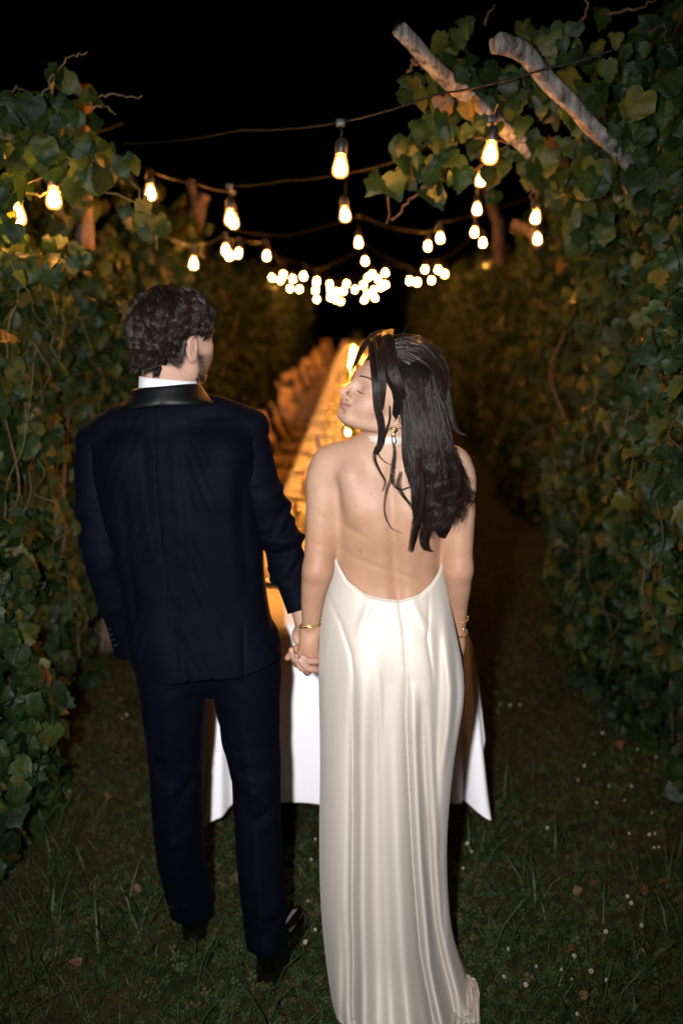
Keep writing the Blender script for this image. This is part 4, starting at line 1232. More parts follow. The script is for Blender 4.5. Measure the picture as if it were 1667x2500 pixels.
    def warp(X):
        back = smoothstep(WY - 0.02, WY - 0.06, X[:, 1]) * smoothstep(wz(1500), wz(1420), X[:, 2]) * smoothstep(wz(1105), wz(1170), X[:, 2])
        dx = X[:, 0] - np.interp(X[:, 2], zsp, xsp)
        g = 0.0085 * np.exp(-(dx / 0.014) ** 2) - 0.0042 * np.exp(-((np.abs(dx) - 0.036) / 0.022) ** 2)
        z = X[:, 2]
        # soft oblique folds of the turned waist
        f = 0.0022 * np.exp(-((z - wz(1330) + 0.45 * (X[:, 0] - xsp[0])) / 0.010) ** 2) * smoothstep(-0.02, -0.10, dx) + 0.0016 * np.exp(-((z - wz(1385) + 0.35 * (X[:, 0] - xsp[0])) / 0.008) ** 2)
        return back * (g + f)
    V, F = s.mesh(0.0026, warp)
    V = relax(V, F, 1, 0.4)
    me = mesh_np('body', V - WO, F)
    base = np.tile(np.array([[0.335, 0.214, 0.150]]), (len(V), 1))
    q = (V - HWO) @ HW
    def spot(c, r): return np.exp(-np.sum(((q - np.array(c)) / np.array(r)) ** 2, 1))
    lip = np.clip(sum(spot((x, 0.094 - abs(x) * 0.45, -0.0308 + 0.18 * abs(x)), (0.006, 0.012, 0.0056)) for x in (-0.022, -0.018, -0.012, -0.006, 0, 0.006, 0.012, 0.018, 0.022)), 0, 1) * (np.abs(q[:, 2] + 0.0308) < 0.010) * (q[:, 1] > 0.078)
    base = base * (1 - 0.8 * lip[:, None]) + np.array([0.28, 0.085, 0.10]) * 0.8 * lip[:, None]
    crease = np.exp(-((q[:, 2] + 0.0302 - 0.22 * np.abs(q[:, 0])) / 0.0012) ** 2) * (np.abs(q[:, 0]) < 0.029) * (q[:, 1] > 0.072)
    base *= 1 - 0.6 * crease[:, None]  # shade in the mouth line, darkened into the skin colour
    for sx in (-1, 1):
        bl = spot((sx * 0.044, 0.062, -0.008), (0.022, 0.03, 0.016))[:, None] * 0.45
        base = base * (1 - bl) + np.array([0.36, 0.155, 0.13]) * bl
        sh = spot((sx * 0.031, 0.086, 0.024), (0.016, 0.012, 0.010))[:, None] * 0.45
        base = base * (1 - sh) + np.array([0.24, 0.13, 0.105]) * sh
    cap = (smoothstep(0.092, 0.104, q[:, 2]) + smoothstep(-0.005, -0.025, q[:, 1]) * smoothstep(-0.02, 0.0, q[:, 2]) * (np.abs(q[:, 0]) < 0.074)).clip(0, 1) * (np.linalg.norm(q, axis=1) < 0.16)
    base = base * (1 - cap[:, None]) + np.array([0.012, 0.008, 0.007]) * cap[:, None]
    for c in (W(773, 1396, -0.05), W(742, 1600, -0.01), W(760, 1606, -0.01), W(1122, 1392, -0.03)):
        rd = np.exp(-np.sum(((V - c) / 0.022) ** 2, 1))[:, None] * 0.35
        base = base * (1 - rd) + np.array([0.30, 0.15, 0.115]) * rd
    tan_ = smoothstep(wz(1180), wz(1320), V[:, 2])[:, None] * 0.9
    base = base * (1 - tan_) + base * np.array([0.93, 0.82, 0.74]) * tan_
    for mx_, my_ in ((845, 1150), (905, 1205), (870, 1290), (1000, 1360), (935, 1120), (790, 1260), (1130, 1290), (880, 1345)):
        u_, w_, _ = to_pixel(V)
        ml = np.exp(-((u_ - mx_) ** 2 + (w_ - my_) ** 2) / 6.0)[:, None] * (V[:, 1:2] < WY) * 0.55
        base = base * (1 - ml) + np.array([0.10, 0.05, 0.035]) * ml
    colour(me, base)
    link('body', me, M_skin, woman)
    # brows and lashes
    for sx in (-1, 1):
        P = []
        for k in range(46):
            t = k / 45
            x = 0.012 + 0.036 * t
            p = np.array([sx * x, 0.0990 - 0.024 * t ** 1.6, 0.0435 + 0.006 * math.sin(t * 2.4) + random.gauss(0, 0.0010)])
            d = np.array([sx * 0.008, -0.003, 0.0025 - 0.004 * t])
            P.append([HL(p + d * u + np.array([0, 0.0018 * math.sin(u * 3), 0])) for u in np.linspace(0, 1, 5)])
        strands('eyebrow', np.array(P) - WO, np.full(len(P), 0.0009), M_hair, woman)
        P = []
        for k in range(34):
            t = k / 33
            x = 0.0180 + 0.026 * t
            p = np.array([sx * x, 0.0885 - 0.012 * (t - 0.3) ** 2 * 3 - 0.001, 0.0145 - 0.0025 * math.sin(t * PI)])
            d = np.array([sx * 0.0035 * (t - 0.3), 0.0065, -0.0040])
            P.append([HL(p + d * u + np.array([0, 0, 0.004 * u * u])) for u in np.linspace(0, 1, 5)])
        strands('eyelashes', np.array(P) - WO, np.full(len(P), 0.0010), M_hair, woman)
build_woman_body()

# ------------------------------------------------------------------ gown
def satin_material():
    m = NT('cream_satin')
    m.b.inputs['Base Color'].default_value = (0.475, 0.425, 0.37, 1)
    m.b.inputs['Metallic'].default_value = 0.20
    m.b.inputs['Roughness'].default_value = 0.58
    m.b.inputs['Specular IOR Level'].default_value = 0.28
    m.b.inputs['Anisotropic'].default_value = 0.0
    m.b.inputs['Sheen Weight'].default_value = 0.15
    tc = m.n('ShaderNodeTexCoord'); mp = m.n('ShaderNodeMapping'); mp.inputs['Scale'].default_value = (22, 22, 3.0)
    m.l(tc.outputs['Object'], mp.inputs[0])
    nz = m.n('ShaderNodeTexNoise'); nz.inputs['Scale'].default_value = 1.0; nz.inputs['Detail'].default_value = 3
    m.l(mp.outputs[0], nz.inputs[0])
    m.bump(nz.outputs[0], 0.25, 0.006)
    return m.m
M_satin = satin_material()

# outline of the gown by photograph row, and how deep it stands there
G_ROW = np.array([1180, 1345, 1400, 1450, 1500, 1550, 1600, 1650, 1700, 1800, 1900, 2000, 2100, 2200, 2300, 2380, 2440, 2475], float)
G_L = np.array([826, 818, 806, 794, 786, 781, 779, 779, 780, 783, 783, 781, 781, 784, 792, 806, 822, 828], float)
G_R = np.array([1090, 1074, 1080, 1092, 1102, 1112, 1124, 1133, 1134, 1112, 1100, 1090, 1087, 1092, 1104, 1126, 1142, 1146], float)
G_CY = np.array([0.0, 0.020, 0.026, 0.020, 0.010, 0.004, 0.0, 0.0, 0.0, 0.0, -0.004, -0.008, -0.014, -0.022, -0.032, -0.045, -0.055, -0.060])
G_D = np.array([0.102, 0.094, 0.092, 0.098, 0.108, 0.115, 0.118, 0.118, 0.117, 0.118, 0.122, 0.128, 0.138, 0.152, 0.172, 0.196, 0.220, 0.240])
def _soft(q, it=4):
    q = q.copy()
    for _ in range(it): q[1:-1] = 0.25 * q[:-2] + 0.5 * q[1:-1] + 0.25 * q[2:]
    return q
_rows = np.linspace(G_ROW[0], G_ROW[-1], 80)
G_L, G_R, G_CY, G_D = (_soft(np.interp(_rows, G_ROW, q), 14) for q in (G_L, G_R, G_CY, G_D))
G_ROW = _rows
# folds: (rows, px), height towards the camera in metres by row, width in px
FOLDS = [
    ([1580, 1750, 1950, 2150, 2350, 2480], [863, 862, 862, 860, 866, 882], [0, -.016, -.028, -.034, -.040, -.044], 8),
    ([1600, 1800, 2000, 2200, 2400], [835, 836, 838, 836, 840], [0, .006, .008, .009, .012], 26),
    ([1580, 1750, 1950, 2150, 2350, 2480], [886, 884, 884, 884, 890, 905], [0, .018, .024, .028, .032, .034], 19),
    ([1600, 1800, 2000, 2200, 2400, 2480], [926, 927, 932, 938, 946, 955], [.001, .003, .0035, .004, .005, .006], 7),
    ([1700, 1900, 2100, 2300], [912, 910, 908, 912], [0, -.005, -.007, -.008], 18),
    ([1620, 1800, 2000, 2200, 2400, 2470], [955, 958, 964, 974, 992, 1000], [0, .016, .026, .030, .034, .036], 24),
    ([1600, 1720, 1850, 2050, 2250, 2450], [984, 987, 993, 1003, 1019, 1049], [0, -.018, -.032, -.040, -.050, -.060], 8),
    ([1620, 1720, 1850, 2050, 2250, 2400, 2470], [1001, 1002, 1006, 1016, 1034, 1062, 1094], [0, .022, .032, .038, .046, .050, .050], 12),
    ([1660, 1800, 2000, 2200, 2400], [1020, 1025, 1036, 1054, 1086], [0, -.020, -.036, -.048, -.054], 12),
    ([1620, 1780, 1900, 2050, 2200, 2350], [1032, 1042, 1050, 1056, 1068, 1098], [0, .009, .012, .014, .020, .026], 9),
    ([1480, 1600, 1750, 1900], [1060, 1062, 1060, 1058], [0, -.010, -.014, -.010], 10),
    ([1450, 1560, 1650, 1750, 1850], [1076, 1082, 1090, 1084, 1070], [0, .010, .016, .016, .006], 10),
    ([1500, 1600, 1680, 1780], [1100, 1106, 1110, 1100], [0, -.010, -.014, -.006], 8),
    ([1920, 2050, 2200, 2350], [1072, 1066, 1074, 1102], [0, -.008, -.012, -.020], 8),
    ([2100, 2250, 2380, 2460], [1082, 1086, 1110, 1130], [0, .014, .022, .026], 8),
    ([2150, 2300, 2450], [838, 842, 848], [0, -.010, -.020], 9),
    # long shallow pulls running obliquely
    ([1800, 1950, 2080], [1012, 1030, 1040], [0, .010, 0], 5),
    ([1900, 2020, 2140], [1034, 1046, 1052], [0, -.010, 0], 4),
    ([1760, 1860, 1960], [876, 868, 864], [0, .006, 0], 4),
    ([1850, 1990, 2100], [880, 872, 866], [0, -.006, 0], 4),
    # seams over the hip: the panel line sweeping from the left side
    ([1440, 1500, 1560, 1600, 1660], [800, 835, 858, 863, 864], [-.004, -.006, -.006, -.006, 0], 4.5),
    ([1470, 1530, 1600, 1700], [1040, 1036, 1046, 1052], [-.003, -.005, -.005, 0], 4.5),
    ([1440, 1520, 1630, 1700], [970, 982, 988, 992], [-.0035, -.004, -.004, -.001], 3.5),
    ([1560, 1640, 1720], [915, 922, 926], [.0, .004, .004], 5),
    # drag lines from the waist
    ([1430, 1470, 1520], [905, 890, 870], [.002, .006, 0], 9),
    ([1440, 1480, 1530], [1000, 1020, 1050], [.002, .006, 0], 9),
]
TOP_PX = np.array([790, 818, 830, 860, 900, 940, 968, 1010, 1040, 1060, 1074, 1100], float)
TOP_ROW = np.array([1335, 1345, 1364, 1399, 1424, 1435, 1439, 1427, 1406, 1386, 1366, 1350], float)

def build_gown():
    NA, NV = 260, 150
    a = (2 * PI * np.arange(NA) / NA)[:, None]      # 0 right side, pi/2 back (towards us), pi left, 3pi/2 front
    ca, sa = np.cos(a), np.sin(a)
    ca2 = np.sign(ca) * np.abs(ca) ** 0.92; sa2 = np.sign(sa) * np.abs(sa) ** 0.92
    top = np.where(sa > 0, np.interp(946 + 128 * ca, TOP_PX, TOP_ROW), 1345 - 165 * smoothstep(0.0, 0.9, -sa))
    v = (np.arange(NV) / (NV - 1))[None] ** 0.92
    row = top + (2475 - top) * v
    l, r, cyo, hd = (np.interp(row, G_ROW, q) for q in (G_L, G_R, G_CY, G_D))
    px = (l + r) / 2 + (r - l) / 2 * ca2
    def at_v(px, py, Y):
        d = _F + _R * ((px - 833.5) / FPX)[..., None] + _U * ((1250.0 - py) / FPX)[..., None]
        return np.array([0, 0, CAM_H]) + d * (Y / d[..., 1])[..., None]
    # the outline is met at the sides; the bulk is laid round it
    base, edge = at_v((l + r) / 2, row, WY + cyo), at_v(r, row, WY + cyo)
    x = base[..., 0] + (edge[..., 0] - base[..., 0]) * ca2
    y = WY + cyo - hd * sa2
    z = base[..., 2]
    back = np.maximum(0, sa)
    # row and column on the picture decide the folds, the folds move the cloth in depth
    for rows, pxs, hs, w in FOLDS:
        h = np.interp(row, rows, hs) * np.clip(1 - (rows[0] - row) / 60, 0, 1)
        if rows[-1] < 2300: h = h * np.clip(1 - (row - rows[-1]) / 120, 0, 1)
        e = (px - np.interp(row, rows, pxs)) / w
        if w > 6: e = np.where((h < 0) & (e > 0), e * 0.7, e)
        y = y - 1.15 * h * np.exp(-e * e) * np.sqrt(back)
    y = y + np.where(sa <= 0, 0.012 * smoothstep(1600, 2300, row) * np.sin(9 * a), 0)
    # fullness at the seat
    y = y - back * (0.020 * np.exp(-((row - 1610) / 140) ** 2 - ((px - 880) / 62) ** 2) + 0.010 * np.exp(-((row - 1620) / 130) ** 2 - ((px - 1035) / 55) ** 2))
    # train spreading towards the camera and to the right
    tr = smoothstep(2250, 2475, row)
    y = y - 0.05 * tr * back
    x = x + 0.02 * tr * back * ca + 0.015 * tr * np.maximum(0, ca) ** 1.5 * (sa > -0.1)
    z = np.where(row > 2300, np.maximum(z, 0.022 + 0.016 * (0.5 + 0.5 * np.sin(a * 7)) + 0.007 * np.sin(row * 0.11 + 9 * a) + 0.005 * np.sin(row * 0.2 - 17 * a)), z)
    V = np.stack([x, y, z], -1)
    I, J = np.meshgrid(np.arange(NA), np.arange(NV - 1), indexing='ij')
    F = np.stack([I * NV + J, I * NV + J + 1, ((I + 1) % NA) * NV + J + 1, ((I + 1) % NA) * NV + J], -1).reshape(-1, 4)
    G = empty('gown', (0, 0, 0)); G.parent = woman
    sk = link('skirt', mesh_np('skirt', V.reshape(-1, 3) - WO, F), M_satin, G)
    sd = sk.modifiers.new('thickness', 'SOLIDIFY'); sd.thickness = 0.0022; sd.offset = -1
    # rolled neckline edge
    edge = V[:, 0].copy(); edge = np.vstack([edge, edge[:1]])
    MB().tube(edge - WO, 0.0022, 6, False).build('neckline_edge', M_satin, G)
    # zip: thin welt and a small pull
    zp = []
    for row in np.linspace(1440, 1632, 26):
        px = np.interp(row, [1440, 1520, 1632], [969, 981, 989])
        d = ((V.reshape(-1, 3) @ np.eye(3)))
        u, w_, _ = to_pixel(d)
        k = np.argmin((u - px) ** 2 + (w_ - row) ** 2 + 1e5 * (d[:, 1] > WY))
        zp.append(d[k] + np.array([0, -0.0012, 0]))
    zp = catmull(np.array(zp)[::3], 4)
    MB().tube(zp - WO, 0.0013, 5).build('zip_welt', M_satin, G)
    MB().box(tuple(zp[-1] - WO - np.array([0.006, 0.002, 0.0015])), tuple(zp[-1] - WO + np.array([0.006, 0.001, 0.0015])), 0.0005).build('zip_stop', M_satin, G)
    # halter band round the neck
    c = W(945, 1068, -0.012); nb = HL((0, -0.028, -0.02)); ax_ = nb - c; ax_ /= np.linalg.norm(ax_)
    u = np.cross(ax_, (0, 1, 0)); u /= np.linalg.norm(u); w_ = np.cross(ax_, u)
    b = MB(); n = 48
    VV, FF = [], []
    for i in range(n):
        a = 2 * PI * i / n
        d = u * math.cos(a) + w_ * math.sin(a)
        for (r, h) in ((0.0530, -0.010), (0.0560, -0.008), (0.0568, 0.000), (0.0555, 0.009), (0.0525, 0.011)):
            VV.append(c + d * (r + 0.0006 * math.sin(a * 9 + h * 400)) + ax_ * (h + 0.003 * math.sin(2 * a)))
    for i in range(n):
        for k in range(4):
            FF.append((i * 5 + k, ((i + 1) % n) * 5 + k, ((i + 1) % n) * 5 + k + 1, i * 5 + k + 1))
    b.add(np.array(VV) - WO, FF).build('halter_band', M_satin, G)
build_gown()

# ------------------------------------------------------------------ jewellery
M_gold = pbr('gold', (0.83, 0.56, 0.24), 0.22, 1.0)
M_pearl = pbr('pearl', (0.80, 0.74, 0.66), 0.25, 0.0, 0.6)
def ring(c, ax_, ra, rb, tube, n=40, wob=0.0, k=6, tilt=0):
    ax_ = np.asarray(ax_, float); ax_ /= np.linalg.norm(ax_)
    u = np.cross(ax_, (0, 1, 0.01)); u /= np.linalg.norm(u); w_ = np.cross(ax_, u)
    a = np.linspace(0, 2 * PI, n + 1)
    P = c + np.outer(np.cos(a) * ra, u) + np.outer(np.sin(a) * rb, w_) + np.outer(np.sin(a * 2) * wob, ax_)
    return P
def bracelet(name, c, ax_, r, tube, links):
    P = ring(np.asarray(c), ax_, r, r * 0.92, tube)
    b = MB()
    if links:
        T, N, B_ = frames(P)
        for i in range(0, 40):
            b.tube([P[i] + N[i] * 0.0016 * math.cos(t) + T[i] * 0.0030 * math.sin(t) if i % 2 else P[i] + B_[i] * 0.0016 * math.cos(t) + T[i] * 0.0030 * math.sin(t) for t in np.linspace(0, 2 * PI, 9)], tube * 0.55, 5, False)
    else: b.tube(P, tube, 8, False)
    b.V = [tuple(np.array(v) - WO) for v in b.V]
    return b.build(name, M_gold, woman)
arm_ax = W(757, 1545, 0.01) - W(764, 1470, 0.0)
bracelet('bangle', W(757, 1527, 0.010), arm_ax + np.array([0.02, -0.02, 0]), 0.0272, 0.0016, False)
bracelet('bracelet', W(758, 1521, 0.010), arm_ax + np.array([0.03, -0.015, 0]), 0.0262, 0.0018, True)
arm_ax = W(1117, 1540, 0.075) - W(1118, 1475, 0.045)
bracelet('bracelet', W(1118, 1508, 0.062), arm_ax, 0.0240, 0.0017, True)
cb = bracelet('charm_bracelet', W(1118, 1543, 0.075), arm_ax + np.array([-0.03, 0, 0]), 0.0235, 0.0015, True)
for (px, py) in ((1124, 1553), (1131, 1535), (1118, 1556)):
    p = W(px, py, 0.075 - 0.024) - WO
    MB().lathe([(0.0003, -0.0008), (0.0045, -0.0008), (0.005, 0), (0.0045, 0.0008), (0.0003, 0.0008)], 12, p).build('charm', M_gold, cb)
er = HL((-0.080, -0.004, -0.030)) + np.array([0.0, -0.006, 0.0]) - WO
eg = MB()
for q in range(6):
    a = q * PI / 3
    eg.lathe([(0.0003, -0.0028), (0.0024, -0.0016), (0.003, 0), (0.0024, 0.0016), (0.0003, 0.0028)], 8, er + np.array([0.0034 * math.cos(a), 0, 0.0034 * math.sin(a)]))
eg.tube([er + np.array([0, 0, -0.004]), er + np.array([0, 0, -0.018])], 0.0011, 6)
earring = eg.build('earring', M_gold, woman)
MB().lathe([(0.0003, -0.0095), (0.0030, -0.0085), (0.0044, -0.0050), (0.0036, -0.0005), (0.0018, 0.0035), (0.0003, 0.005)], 12, er + np.array([0, 0, -0.022])).build('pearl_drop', M_pearl, earring)

# ------------------------------------------------------------------ her hair
def build_woman_hair():
    H = empty('hair'); H.parent = woman
    cc = np.array([0, -0.008, 0.045]); rr = np.array([0.073, 0.093, 0.081])
    s = Sculpt()
    L = Sculpt()
    L.ball(cc + np.array([0, -0.004, 0.014]), rr + np.array([0.010, 0.010, 0.026]), 0.01)
    L.ball((0, -0.070, 0.045), (0.055, 0.045, 0.055), 0.03)
    L.ball((0, 0.115, 0.005), (0.090, 0.072, 0.092), 0.02, True)           # the face stays clear
    L.ball((-0.07, 0.062, -0.02), (0.045, 0.050, 0.075), 0.012, True)
    s.local(L, HW, HWO)
    s.limb([W(1006, 930, -0.075), W(1024, 1010, -0.085), W(1042, 1100, -0.105), W(1058, 1190, -0.120), W(1072, 1260, -0.120), W(1075, 1305, -0.115)], [0.048, 0.040, 0.038, 0.036, 0.026, 0.008], 0.03)
    s.limb([W(1040, 960, -0.04), W(1062, 1060, -0.065), W(1082, 1150, -0.088), W(1100, 1225, -0.098)], [0.024, 0.026, 0.026, 0.018], 0.03)
    def warp(X):
        return 0.0010 * np.sin(X[:, 0] * 420 + 9 * np.sin(X[:, 2] * 30)) * np.sin(X[:, 1] * 150 + X[:, 2] * 40)
    V, F = s.mesh(0.004, warp)
    me = mesh_np('hair_mass', V - WO, F)
    me.attributes.new('rnd', 'FLOAT', 'POINT').data.foreach_set('value', (0.2 * RNG.random(len(V))).astype(np.float32))
    link('hair_mass', me, M_hair_mass, H)
    # swept-back top: from the hairline to the gather at the back of the crown
    gather = np.array([-0.012, -0.100, 0.028])
    P, R_ = [], []
    hl = np.array([(0.050, 0.062, 0.075), (0.020, 0.082, 0.096), (0.0, 0.083, 0.100), (-0.028, 0.074, 0.094), (-0.048, 0.058, 0.078), (-0.062, 0.036, 0.054), (-0.070, 0.016, 0.030), (-0.075, -0.004, 0.026)])
    hl = catmull(hl, 8)
    cm, rm = cc + np.array([0, -0.004, 0.014]), rr + np.array([0.010, 0.010, 0.026])
    def on_scalp(d, lift):
        d = d / np.linalg.norm(d)
        return cm + d * (1 / math.sqrt(np.sum((d / rm) ** 2)) + lift)
    for k in range(1700):
        t0 = RNG.random()
        f = t0 * (len(hl) - 1); i = int(f); i = min(i, len(hl) - 2)
        S = hl[i] * (1 - f + i) + hl[i + 1] * (f - i)
        back = RNG.random() ** 1.3                       # some start further back along the sweep
        E = gather + RNG.normal(0, 1, 3) * np.array([0.016, 0.006, 0.018]) + np.array([0, 0, 0.012 * (t0 < 0.4)])
        d0, d1 = S - cm, E - cm
        d0 /= np.linalg.norm(d0); d1 /= np.linalg.norm(d1)
        om = math.acos(max(-1, min(1, float(d0 @ d1))))
        lift0 = 0.002 + 0.007 * RNG.random()
        pts = []
        for u in np.linspace(0.55 * back * (RNG.random() < 0.5), 1, 16):
            d = (math.sin((1 - u) * om) * d0 + math.sin(u * om) * d1) / math.sin(om)
            d = d + np.array([-0.10 * (t0 > 0.4), 0, 0.10 if t0 < 0.45 else 0.02]) * math.sin(PI * u)
            pts.append(on_scalp(d, lift0 * (0.35 + 0.9 * math.sin(PI * min(1, u * 0.9 + 0.05))) - 0.006 * (1 - u) ** 3 + 0.014 * smoothstep(0.15, 0.7, u)))
        P.append([HL(p) for p in pts]); R_.append(0.0006 + 0.0006 * RNG.random())
    k = 0
    while k < 1500:
        d0 = RNG.normal(0, 1, 3); d0 /= np.linalg.norm(d0)
        if d0[0] > 0.25 or d0[2] < -0.12 or d0[1] > 0.62 - 0.25 * (d0[2] < 0.5): continue
        if d0[1] > 0.15 and d0[2] < 0.2: continue
        k += 1
        E = gather + RNG.normal(0, 1, 3) * np.array([0.016, 0.006, 0.018])
        d1 = E - cm; d1 /= np.linalg.norm(d1)
        om = math.acos(max(-1, min(1, float(d0 @ d1)))) + 1e-4
        l0 = 0.008 + 0.010 * RNG.random()
        P.append([HL(on_scalp((math.sin((1 - u) * om) * d0 + math.sin(u * om) * d1) / math.sin(om) + np.array([0, 0, 0.06 * math.sin(PI * u)]), l0 + 0.010 * math.sin(PI * u))) for u in np.linspace(0, 1, 16)]); R_.append(0.0006 + 0.0006 * RNG.random())
    P, R_ = np.array(P), np.array(R_)
    q = (P - HWO) @ HW
    ok = ~((q[..., 1] > 0.035) & (q[..., 2] < 0.088)).any(1)          # nothing lies across the face
    P, R_ = P[ok], R_[ok]
    strands('swept_top', np.array(P) - WO, np.array(R_), M_hair, H, 4, 0.6)
    # the long fall
    gl = [(992, 935, -.112), (996, 985, -.110), (993, 1050, -.112), (990, 1120, -.122), (1003, 1200, -.134), (1012, 1270, -.138), (1004, 1342, -.130)]
    gm = [(1012, 930, -.128), (1022, 985, -.140), (1035, 1060, -.155), (1050, 1130, -.165), (1062, 1200, -.168), (1068, 1270, -.165), (1058, 1330, -.155)]
    gr = [(1048, 910, -.075), (1072, 985, -.080), (1090, 1060, -.094), (1108, 1130, -.108), (1130, 1195, -.120), (1130, 1250, -.125), (1104, 1305, -.125)]
    gl, gm, gr = [catmull(np.array([W(*p) for p in g]), 8) for g in (gl, gm, gr)]
    m = len(gl)
    tt = np.linspace(0, 1, m)
    P, R_ = [], []
    for c in range(110):                                   # locks
        sx = RNG.random()
        g = gl * max(0, 1 - 2 * sx) + gm * (1 - abs(2 * sx - 1)) + gr * max(0, 2 * sx - 1)
        dep = RNG.random() ** 2 * 0.035
        ph, fr, am = RNG.random() * 6.28, 2.0 + 1.6 * RNG.random() + 1.3 * sx, 0.011 + 0.017 * RNG.random() * (0.6 + sx)
        ln = 1.0 - 0.16 * RNG.random() - 0.10 * abs(sx - 0.4)
        cut = max(18, int(m * ln))
        curl = 0.9 if sx > 0.35 else 0.35
        env = smoothstep(0.28, 0.85, tt)
        core = g + np.stack([am * curl * env * np.sin(ph + fr * 6.28 * tt), dep + 0.8 * am * curl * env * np.cos(ph + fr * 6.28 * tt), np.zeros(m)], 1)
        nst = 28
        for q in range(nst):
            off = RNG.normal(0, 1, 3) * np.array([0.0062, 0.0052, 0.005])
            sp = (1 - 0.55 * smoothstep(0.3, 0.8, tt) + 0.35 * smoothstep(0.8, 1.0, tt))[:, None]
            path = core + off * sp + np.stack([0.0018 * np.sin(12 * tt + q), 0.0018 * np.cos(10 * tt + 2 * q), np.zeros(m)], 1)
            u = np.linspace(0, cut - 1 - RNG.random() ** 2 * 16, 28)
            P.append(np.stack([np.interp(u, np.arange(m), path[:, a]) for a in range(3)], 1)); R_.append(0.0005 + 0.0005 * RNG.random())
    strands('long_fall', np.array(P) - WO, np.array(R_), M_hair, H, 3, 0.12)
    # loose pieces: front lock beside the face, wisps on the back, backlit lock on the right
    def lock(name, pts, n, spread, r, wave=0.0, taper=0.2, tail=1.0):
        g = catmull(np.array(pts), 8); m_ = len(g); t_ = np.linspace(0, 1, m_)
        PP = []
        for q in range(n):
            off = RNG.normal(0, 1, 3).clip(-1.35, 1.35) * np.array([1, 0.7, 0.4]) * spread; off[1] = -abs(off[1])
            PP.append((g + off * (1 - 0.65 * t_ ** 1.5)[:, None] * (0.35 + 0.65 * smoothstep(0, 0.25, t_))[:, None]
                       + np.stack([wave * np.sin(7 * t_ + q * 0.3), wave * np.cos(6 * t_ + q * 0.2), np.zeros(m_)], 1)))
        strands(name, np.array(PP) - WO, 0.7 * r * (0.7 + 0.6 * RNG.random(n)), M_hair, H, 3, 0.1)
    hx = lambda px, py, dy: W(px, py, dy)
    lock('front_lock', [hx(940, 812, .000), hx(915, 828, -.035), hx(911, 850, -.072), hx(914, 885, -.092), hx(918, 930, -.108), hx(921, 990, -.112), hx(930, 1040, -.112), hx(927, 1080, -.112), hx(914, 1108, -.112)], 150, 0.0085, 0.0010, 0.001)
    lock('front_lock', [hx(940, 808, -.015), hx(926, 826, -.055), hx(926, 860, -.092), hx(930, 905, -.110), hx(934, 950, -.114), hx(930, 1000, -.113)], 120, 0.0085, 0.0009, 0.001)
    lock('front_lock', [hx(955, 806, -.020), hx(945, 828, -.075), hx(952, 875, -.110), hx(965, 920, -.122), hx(978, 950, -.125), hx(990, 975, -.122)], 110, 0.0110, 0.0009, 0.001)
    lock('wisp', [hx(915, 1090, -.112), hx(912, 1120, -.105), hx(925, 1150, -.098), hx(938, 1175, -.096), hx(932, 1200, -.096)], 14, 0.0022, 0.0007)
    lock('wisp', [hx(950, 990, -.118), hx(948, 1030, -.115), hx(930, 1075, -.110), hx(918, 1100, -.108), hx(935, 1125, -.104), hx(965, 1140, -.110)], 12, 0.0022, 0.0007)
    lock('wisp', [hx(955, 1060, -.110), hx(962, 1110, -.110), hx(955, 1160, -.112), hx(942, 1200, -.112), hx(938, 1250, -.104), hx(955, 1290, -.098), hx(985, 1302, -.096)], 10, 0.0022, 0.0006)
    lock('wisp', [hx(975, 1150, -.118), hx(972, 1190, -.116), hx(996, 1225, -.114), hx(1010, 1250, -.112), hx(1004, 1280, -.108)], 12, 0.0025, 0.0006, 0.002)
    lock('wisp', [hx(960, 1100, -.112), hx(957, 1170, -.112), hx(975, 1195, -.112), hx(1000, 1190, -.116), hx(1010, 1215, -.114)], 12, 0.0022, 0.0006, 0.002)
    lock('front_lock', [hx(960, 803, -.010), hx(920, 812, .005), hx(898, 832, .015), hx(882, 856, .025), hx(868, 884, .035), hx(858, 905, .040)], 90, 0.0060, 0.0008)
    lock('wisp', [hx(868, 1030, .060), hx(848, 1036, .055), hx(834, 1046, .052), hx(833, 1056, .052)], 10, 0.0016, 0.0007)
    lock('loose_lock', [hx(1040, 848, -.03), hx(1068, 866, -.02), hx(1084, 905, -.025), hx(1090, 960, -.035), hx(1102, 1025, -.045), hx(1120, 1055, -.05), hx(1136, 1062, -.055)], 30, 0.0060, 0.0006, 0.003)
    lock('loose_lock', [hx(1140, 1195, -.115), hx(1155, 1208, -.115), hx(1150, 1222, -.118), hx(1156, 1228, -.118)], 24, 0.003, 0.0008)
    lock('tail_lock', [hx(1030, 1150, -.165), hx(1026, 1230, -.160), hx(1010, 1290, -.150), hx(999, 1346, -.140)], 90, 0.007, 0.0008)
    lock('tail_lock', [hx(1055, 1180, -.170), hx(1050, 1260, -.165), hx(1032, 1310, -.155), hx(1036, 1338, -.150), hx(1046, 1343, -.150)], 90, 0.007, 0.0008)
    # fine flyaway hairs over the crown
    P = []
    for k in range(90):
        d = np.array([random.gauss(0, 0.5), random.gauss(-0.2, 0.6), 1.0]); p = on_scalp(d, 0.016)
        w_ = np.array([random.gauss(0, .01), -0.03 + random.gauss(0, .012), random.gauss(0.004, .008)])
        P.append([HL(p + w_ * u + np.array([0, 0, 0.010 * math.sin(PI * u)])) for u in np.linspace(0, 1, 8)])
    strands('flyaways', np.array(P) - WO, np.full(len(P), 0.0004), M_hair, H, 3)
build_woman_hair()

